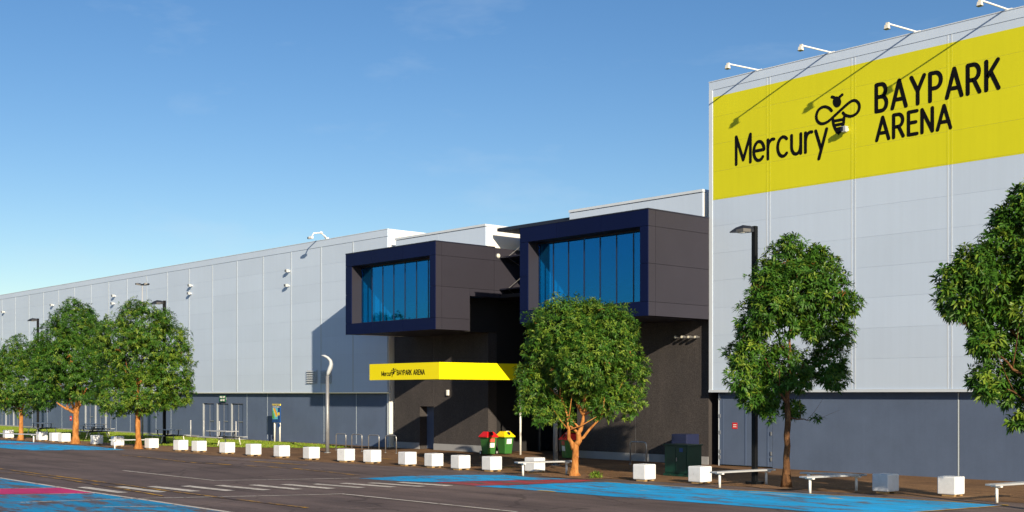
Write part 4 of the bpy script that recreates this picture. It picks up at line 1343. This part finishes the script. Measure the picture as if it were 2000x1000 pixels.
def ext(pa, pb, e):
    d = (pb - pa).normalized()
    return pa - d * e, pb + d * e
bench(*ext(ground(1022, 929.5), ground(1106, 927), .25), 'low aluminium bench left of the dome-shaped tree trunk')
bench(*ext(ground(1406, 952.5), ground(1496, 947), .25), 'low aluminium bench at the foot of the nearest black lamp post')
bench(*ext(ground(1582.5, 963.7), ground(1672, 959), .25), 'front one of two benches meeting right of the open-crowned tree')
bench(Vector((-19.3, 28.25, 0)), Vector((-17.62, 28.75, 0)), 'shaded rear one of two benches meeting right of the open-crowned tree')
bench(Vector((-13.65, 27.75, 0)), Vector((-13.3, 29.7, 0)), 'low aluminium bench cut off by the right edge')
bench(Vector((-69.0, 23.6, 0)), Vector((-65.4, 24.6, 0)), 'low aluminium bench at the far left edge')
bench(ground(214, 877), ground(284, 876.5), 'low aluminium bench behind the rightmost left-hand tree trunk')

def make_table():
    t = thing('picnic_table', (0, 0, 0), 'x', 'picnic table', 'aluminium picnic tables on the lawn')
    L = 1.9
    for k in range(3):
        MB().box(-L / 2, L / 2, -.36 + k * .245, -.125 + k * .245, .70, .74).build('tabletop_plank', 'aluminium', t, local=True, bevel=.006)
    for s in (-1, 1):
        MB().box(-L / 2 - .05, L / 2 + .05, s * .72 - .13, s * .72 + .13, .41, .45).build('seat', 'aluminium', t, local=True, bevel=.006)
    for s in (-1, 1):
        x = s * .66
        MB().tube([(x, -.3, .70), (x, -.3, .52), (x, -.27, .44), (x, -.2, .40), (x, .2, .40), (x, .27, .44), (x, .3, .52), (x, .3, .70)], .028, 8).build('frame', 'dark_tube', t, local=True, smooth=True)
        MB().tube([(x, -.72, .41), (x, -.30, .40), (x, .30, .40), (x, .72, .41)], .026, 8).build('seat_bar', 'dark_tube', t, local=True, smooth=True)
        for q in (-1, 1):
            MB().tube([(x, q * .56, .40), (x, q * .60, .2), (x, q * .66, .012)], .028, 8).build('leg', 'cream_metal', t, local=True, smooth=True)
    return t
tb = None
for (X, Y, lab, rz) in ((-54.6, 29.8, 'aluminium picnic table in front of the fire doors', 3), (-58.9, 29.0, 'aluminium picnic table behind the middle black lamp post', -4),
                        (-72.9, 31.0, 'rear picnic table of the pair between the middle and right left-hand trunks', 3), (-68.2, 28.9, 'front picnic table of the pair between the middle and right left-hand trunks', -2),
                        (-77.2, 29.4, 'aluminium picnic table right of the far-left tree trunk', 2)):
    t = make_table() if tb is None else copy_tree(tb)
    tb = t
    t.location = (X, Y, 0.03)
    t.rotation_euler = (0, 0, math.radians(rz))
    t['label'] = lab

# ------------------------------------------------------------------ posts and hoops
def post(u, v, h, lab, r=.035):
    p = ground(u, v)
    t = thing('bollard_post', p, lab, 'post', 'slim steel posts in front of the fire doors')
    MB().tube([p, p + Vector((0, 0, h))], r, 10).build('shaft', 'aluminium', t, smooth=True)
    MB().tube([p + Vector((0, 0, h)), p + Vector((0, 0, h + .02))], [r * 1.08, r * .6], 10).build('cap', 'white_metal', t)
for u, v, lab in ((372.5, 855, 'slim steel post left of the fire doors'), (398, 857, 'slim steel post before the left fire door'), (428.5, 858, 'slim steel post before the middle fire door'),
                  (461, 859, 'slim steel post before the right fire door'), (10.5, 830, 'leftmost slim steel post in the picture'), (24, 831, 'slim steel post just left of the far-left tree trunk'), (58.5, 834, 'slim steel post between the far-left trunk and its lamp post')):
    post(u, v, 1.02, lab)

def hoop(pa, w, lab, rz=0.0, h=.78, grp='steel bike hoops beside the curved lamp'):
    t = thing('bike_hoop', pa, lab, 'bike rack', grp, rz)
    r = .1
    pts = [(-w / 2, 0, 0), (-w / 2, 0, h - r)] + [(-w / 2 + r - r * math.cos(a), 0, h - r + r * math.sin(a)) for a in (.5, 1.0, 1.57)]
    pts += [(w / 2 - r + r * math.sin(a), 0, h - r + r * math.cos(a)) for a in (0, .57, 1.07)] + [(w / 2, 0, h - r), (w / 2, 0, 0)]
    MB().tube(pts, .024, 8).build('tube', 'steel', t, local=True, smooth=True)
    for s in (-1, 1):
        MB().tube([(s * w / 2, 0, .004), (s * w / 2, 0, .014)], .06, 10).build('flange', 'steel', t, local=True)
for u, v, lab in ((666, 880, 'first bike hoop right of the curved steel lamp'), (697, 881.5, 'second bike hoop right of the curved steel lamp'), (730, 883.5, 'third bike hoop right of the curved steel lamp'), (763.5, 885, 'fourth bike hoop, against the dark wall')):
    hoop(ground(u, v), .80, lab)
hoop(Vector((-29.75, 33.2, 0.004)), .78, 'steel hoop standing left of the green cabinet', 0, .84, None)

# ------------------------------------------------------------------ street lamps
def street_lamp(u, v, h, lab):
    p = ground(u, v)
    t = thing('street_lamp', p, lab, 'street lamp', 'black street lamps')
    MB().box(-.19, .19, -.19, .19, 0, .09).build('base', 'black_metal', t, local=True, bevel=.01)
    MB().box(-.068, .068, -.068, .068, .09, h).build('pole', 'black_metal', t, local=True, bevel=.012)
    # head reaches towards screen left, over the car park
    d = -RV
    n = Vector((-d.y, d.x, 0))
    rings = []
    for f, w, z0, z1 in ((0.02, .06, -.17, -.04), (.14, .13, -.18, .0), (.36, .17, -.175, .02), (.56, .13, -.18, -.05), (.72, .04, -.19, -.16)):
        c = d * f + Vector((0, 0, h))
        rings.append([c - n * w + Vector((0, 0, z0)), c + n * w + Vector((0, 0, z0)), c + n * w + Vector((0, 0, (z0 + z1) / 2)), c + n * w * .55 + Vector((0, 0, z1)), c - n * w * .55 + Vector((0, 0, z1)), c - n * w + Vector((0, 0, (z0 + z1) / 2))])
    MB().loft(rings).build('lamp_head', 'lamp_head', t, local=True, smooth=False)
    c = d * .36 + Vector((0, 0, h - .20))
    MB().tube([c, c + Vector((0, 0, .028))], [.12, .15], 12).build('lens', 'lens', t, local=True)
street_lamp(1474, 946, 7.45, 'nearest black street lamp, at the tall hall')
street_lamp(321, 867, 7.5, 'black street lamp right of the rightmost left-hand tree')
street_lamp(74, 844, 7.8, 'farthest black street lamp between the two leftmost trees')

# slim double-headed mast
p = ground(278, 857)
t = thing('light_mast', p, 'slim pale mast with a T-shaped double head above the trees', 'lamp')
MB().tube([p, p + Vector((0, 0, 8.95))], [.06, .035], 10).build('pole', 'aluminium', t, smooth=True)
for s in (-1, 1):
    c = p + Vector((0, 0, 8.97))
    MB().loft([[c + RV * (s * .02) + Vector((0, a, b)) for a, b in ((-.06, -.03), (.06, -.03), (.06, .04), (-.06, .04))],
               [c + RV * (s * .24) + Vector((0, a, b)) for a, b in ((-.14, .0), (.14, .0), (.12, .12), (-.12, .12))],
               [c + RV * (s * .36) + Vector((0, a, b)) for a, b in ((-.08, .05), (.08, .05), (.06, .10), (-.06, .10))]]).build('lamp_head', 'lamp_head', t)

# curved steel lamps
def sickle(u, v, lab):
    p = ground(u, v)
    t = thing('curved_lamp', p, lab, 'street lamp', 'curved steel lamps')
    H = 3.42
    MB().tube([(0, 0, 0), (0, 0, .03)], .16, 14).build('base', 'lamp_grey', t, local=True)
    MB().tube([(0, 0, .03), (0, 0, 1.4), (0, 0, H)], [.09, .085, .075], 14).build('pole', 'lamp_grey', t, local=True, smooth=True)
    # crescent blade swinging to the screen left
    prof = [(0.0, 0.0, .074), (.05, .16, .10), (.12, .34, .115), (.165, .50, .10), (.14, .66, .085), (.02, .80, .07), (-.13, .88, .06), (-.27, .905, .02)]
    rings = []
    for i, (sx, sz, w) in enumerate(prof):
        a = prof[max(i - 1, 0)]; c = prof[min(i + 1, len(prof) - 1)]
        d = Vector((c[0] - a[0], c[1] - a[1])).normalized()
        nn = Vector((-d.y, d.x))
        o = RV * sx + Vector((0, 0, H + sz))
        nr = RV * nn.x + Vector((0, 0, nn.y))
        rings.append([o + nr * (w * .9) * math.cos(q) + FV * (w * 1.25) * math.sin(q) for q in np.linspace(0, 2 * math.pi, 13)[:-1]])
    MB().loft(rings).build('crescent_blade', 'louvre_grey', t, local=True, smooth=True)
sickle(639.5, 884.5, 'curved steel lamp before the louvres of the long hall')
sickle(1085, 909, 'curved steel lamp half hidden behind the dome-shaped tree')

# ------------------------------------------------------------------ map board
bx_, by_ = on_wall(540, 850, 34.35).x, 34.35
mp_ = thing('map_board', (bx_, by_, 0), 'small map board on two white posts by the long hall', 'sign')
B('map_panel', 'sign_blue', mp_, bx_ - .40, bx_ + .40, by_ - .03, by_ + .03, 1.08, 1.98)
for s in (-1, 1):
    MB().tube([(bx_ + s * .27, by_ + .05, 0), (bx_ + s * .27, by_ + .05, 1.9)], .045, 10).build('post', 'white_metal', mp_, smooth=True)
B('header_band', 'map_yellow', mp_, bx_ - .40, bx_ + .40, by_ - .028, by_ + .028, 1.983, 2.08)
for k in range(5):
    xk = bx_ - .36 + k * .16
    MB().prism([(xk, 1.99), (xk + .05, 1.99), (xk + .10, 2.075), (xk + .05, 2.075)], 'y', by_ - .034, by_ - .0285).build('header_stripe', 'sign_blue', mp_)
B('map_print', 'map_cyan', mp_, bx_ - .36, bx_ + .16, by_ - .038, by_ - .0305, 1.25, 1.86)
B('title_line', 'paper_white', mp_, bx_ - .34, bx_ + .34, by_ - .036, by_ - .0305, 1.89, 1.93)
MB().prism([(bx_ - .30, 1.84), (bx_ - .18, 1.84), (bx_ + .16, 1.42), (bx_ + .02, 1.36)], 'y', by_ - .043, by_ - .0385).build('map_patch', 'map_yellow', mp_)
MB().prism([(bx_ - .16, 1.84), (bx_ - .06, 1.84), (bx_ + .16, 1.50), (bx_ + .15, 1.40)], 'y', by_ - .047, by_ - .0435).build('map_patch', 'map_orange', mp_)
MB().prism([(bx_ - .35, 1.72), (bx_ - .28, 1.68), (bx_ - .1, 1.30), (bx_ - .35, 1.27)], 'y', by_ - .045, by_ - .0385).build('map_patch', 'map_green', mp_)
B('key_patch', 'map_yellow', mp_, bx_ + .18, bx_ + .36, by_ - .036, by_ - .0305, 1.46, 1.62)
MB().tube([(bx_ + .27, by_ - .01, .93), (bx_ + .27, by_ - .03, .93)], .13, 14).build('round_sign', 'sign_blue', mp_)

# ------------------------------------------------------------------ bins
def make_bin(lidmat, rz, p, lab, sticker):
    t = thing('wheelie_bin', p, lab, 'bin', 'wheelie bins at the entrance', rz)
    MB().frustum(.04, .215, .245, .84, .275, .32).build('body', 'bin_green', t, local=True, bevel=.02)
    MB().box(-.30, .30, -.345, .345, .80, .845).build('rim', 'bin_green', t, local=True, bevel=.01)
    lid = MB().frustum(.846, .335, .375, .90, .335, .375)
    lid.frustum(.90, .33, .37, 1.12, .17, .19, 0, 0, 0, .02)
    lo = lid.build('lid', lidmat, t, local=True, bevel=.012)
    # opening on the sloping front of the hood
    c = Vector((0, -.272, 1.02)); nrm = Vector((0, -.22, .17)).normalized()
    MB().tube([c, c + nrm * .016], .095, 14).build('opening', 'shade_black', t, local=True)
    MB().box(-.07, .07, -.17, -.15, 1.121, 1.14).build('lid_handle', 'paper_white', t, local=True)
    for z0, z1, mt in (((.52, .76, 'paper_white'),) if sticker == 1 else ((.62, .80, 'sticker_red'), (.36, .58, 'paper_white'))):
        y0 = -(.245 + (z0 - .04) / .8 * .075) - .004
        y1 = -(.245 + (z1 - .04) / .8 * .075) - .004
        MB().add([(-.15, y0, z0), (.15, y0, z0), (.15, y1, z1), (-.15, y1, z1), (-.15, y0 - .004, z0), (.15, y0 - .004, z0), (.15, y1 - .004, z1), (-.15, y1 - .004, z1)],
                 [(4, 5, 6, 7), (0, 3, 2, 1), (0, 1, 5, 4), (1, 2, 6, 5), (2, 3, 7, 6), (3, 0, 4, 7)]).build('notice', mt, t, local=True)
    for s in (-1, 1):
        MB().tube([(s * .21, .30, .10), (s * .27, .30, .10)], .10, 16).build('wheel', 'rubber', t, local=True)
        MB().tube([(s * .272, .30, .10), (s * .278, .30, .10)], .06, 12).build('hub', 'white_metal', t, local=True)
    MB().tube([(-.22, .36, .78), (-.22, .42, .80), (.22, .42, .80), (.22, .36, .78)], .018, 8).build('handle', 'bin_green', t, local=True, smooth=True)
    t.scale = (.89, .89, .89)
    return t
R90 = math.pi / 2
make_bin('bin_red', R90 * .93, Vector((-38.95, 33.9, .004)), 'green bin with red lid in the sun, left of the yellow-lidded one', 2)
make_bin('bin_yellow', R90 * .97, Vector((-38.75, 34.68, .004)), 'green bin with yellow lid in the sun beside the dark entrance', 1)
make_bin('bin_yellow', -R90 * .4, Vector((-36.6, 36.6, .004)), 'shaded yellow-lidded bin in the dark entrance', 1)
make_bin('bin_red', -R90 * .3, Vector((-35.7, 35.6, .004)), 'shaded red-lidded bin behind the half-hidden curved lamp', 2)
make_bin('bin_red', -R90 * .2, Vector((-34.45, 34.3, .004)), 'red-lidded bin behind the forked orange trunk', 2)

# ------------------------------------------------------------------ cabinets
gc = thing('green_cabinet', (-24.8, 29.8, 0), 'shaded green utility cabinet between two white blocks', 'cabinet')
MB().box(-.47, .47, -.35, .35, .08, .97).build('body', 'cabinet_shaded', gc, local=True, bevel=.012)
MB().box(-.50, .50, -.38, .38, 0, .08).build('base', 'cabinet_shaded', gc, local=True)
MB().box(-.51, .51, -.39, .39, .97, 1.01).build('lid', 'cabinet_shaded', gc, local=True, bevel=.01)
MB().box(-.43, -.006, -.368, -.352, .12, .93).build('door', 'cabinet_shaded', gc, local=True)
MB().box(.006, .43, -.368, -.352, .12, .93).build('door', 'cabinet_shaded', gc, local=True)
MB().box(.04, .06, -.39, -.368, .48, .60).build('handle', 'steel', gc, local=True)
MB().box(.16, .30, -.374, -.3685, .78, .90).build('notice', 'sign_blue', gc, local=True)
px_ = on_wall(1335, 860, 34.6).x
mc = thing('meter_box', (px_, 34.7, 0), 'dark blue box against the aggregate wall behind the green cabinet', 'cabinet')
MB().box(-.36, .36, -.36, .36, .06, 1.13).build('body', 'box_navy', mc, local=True, bevel=.01)
MB().box(-.33, .33, -.33, .33, 0, .06).build('base', 'plinth', mc, local=True)
MB().box(-.33, .33, -.375, -.362, .12, 1.08).build('door', 'box_navy', mc, local=True)
MB().box(.24, .27, -.40, -.375, .6, .72).build('handle', 'steel', mc, local=True)

# ------------------------------------------------------------------ fallen leaves under the trees
rng = np.random.default_rng(77)
LV, LF, LC = [], [], []
for (u, v, r, n) in ((1122, 930, 2.6, 260), (1537, 952, 2.6, 260), (1900, 965, 2.5, 160), (271, 877, 2.8, 220), (147, 867, 2.8, 180), (40, 860, 2.6, 140), (1300, 930, 2.5, 120)):
    c = ground(u, v)
    P = np.c_[c.x - 1.0 + rng.normal(0, r * .75, n), c.y + .5 + rng.normal(0, r * .4, n), rng.uniform(.022, .04, n)]
    th = rng.uniform(0, 6.28, n); ln = rng.uniform(.05, .10, n)[:, None]
    D = np.c_[np.cos(th), np.sin(th), rng.uniform(-.1, .25, n)]; S = np.c_[-np.sin(th), np.cos(th), rng.uniform(-.2, .2, n)]
    V = np.stack([P, P + D * ln * .5 + S * ln * .2, P + D * ln, P + D * ln * .5 - S * ln * .2], 1).reshape(-1, 3)
    b0 = sum(len(x) for x in LV)
    i = b0 + np.arange(n)[:, None] * 4
    LV.append(V); LF += [i + np.array([[0, 1, 2]]), i + np.array([[0, 2, 3]])]
    LC.append(np.repeat(np.array([.22, .11, .035]) * rng.uniform(.4, 1.5, (n, 1)), 4, 0))
o = bpy.data.objects.new('leaf_litter', colour_mesh('leaf_litter', np.concatenate(LV), np.concatenate(LF), np.concatenate(LC), 'leaf'))
COL.objects.link(o)
tag(o, 'scattered fallen brown leaves on the ground under the trees', 'leaves', kind='stuff')
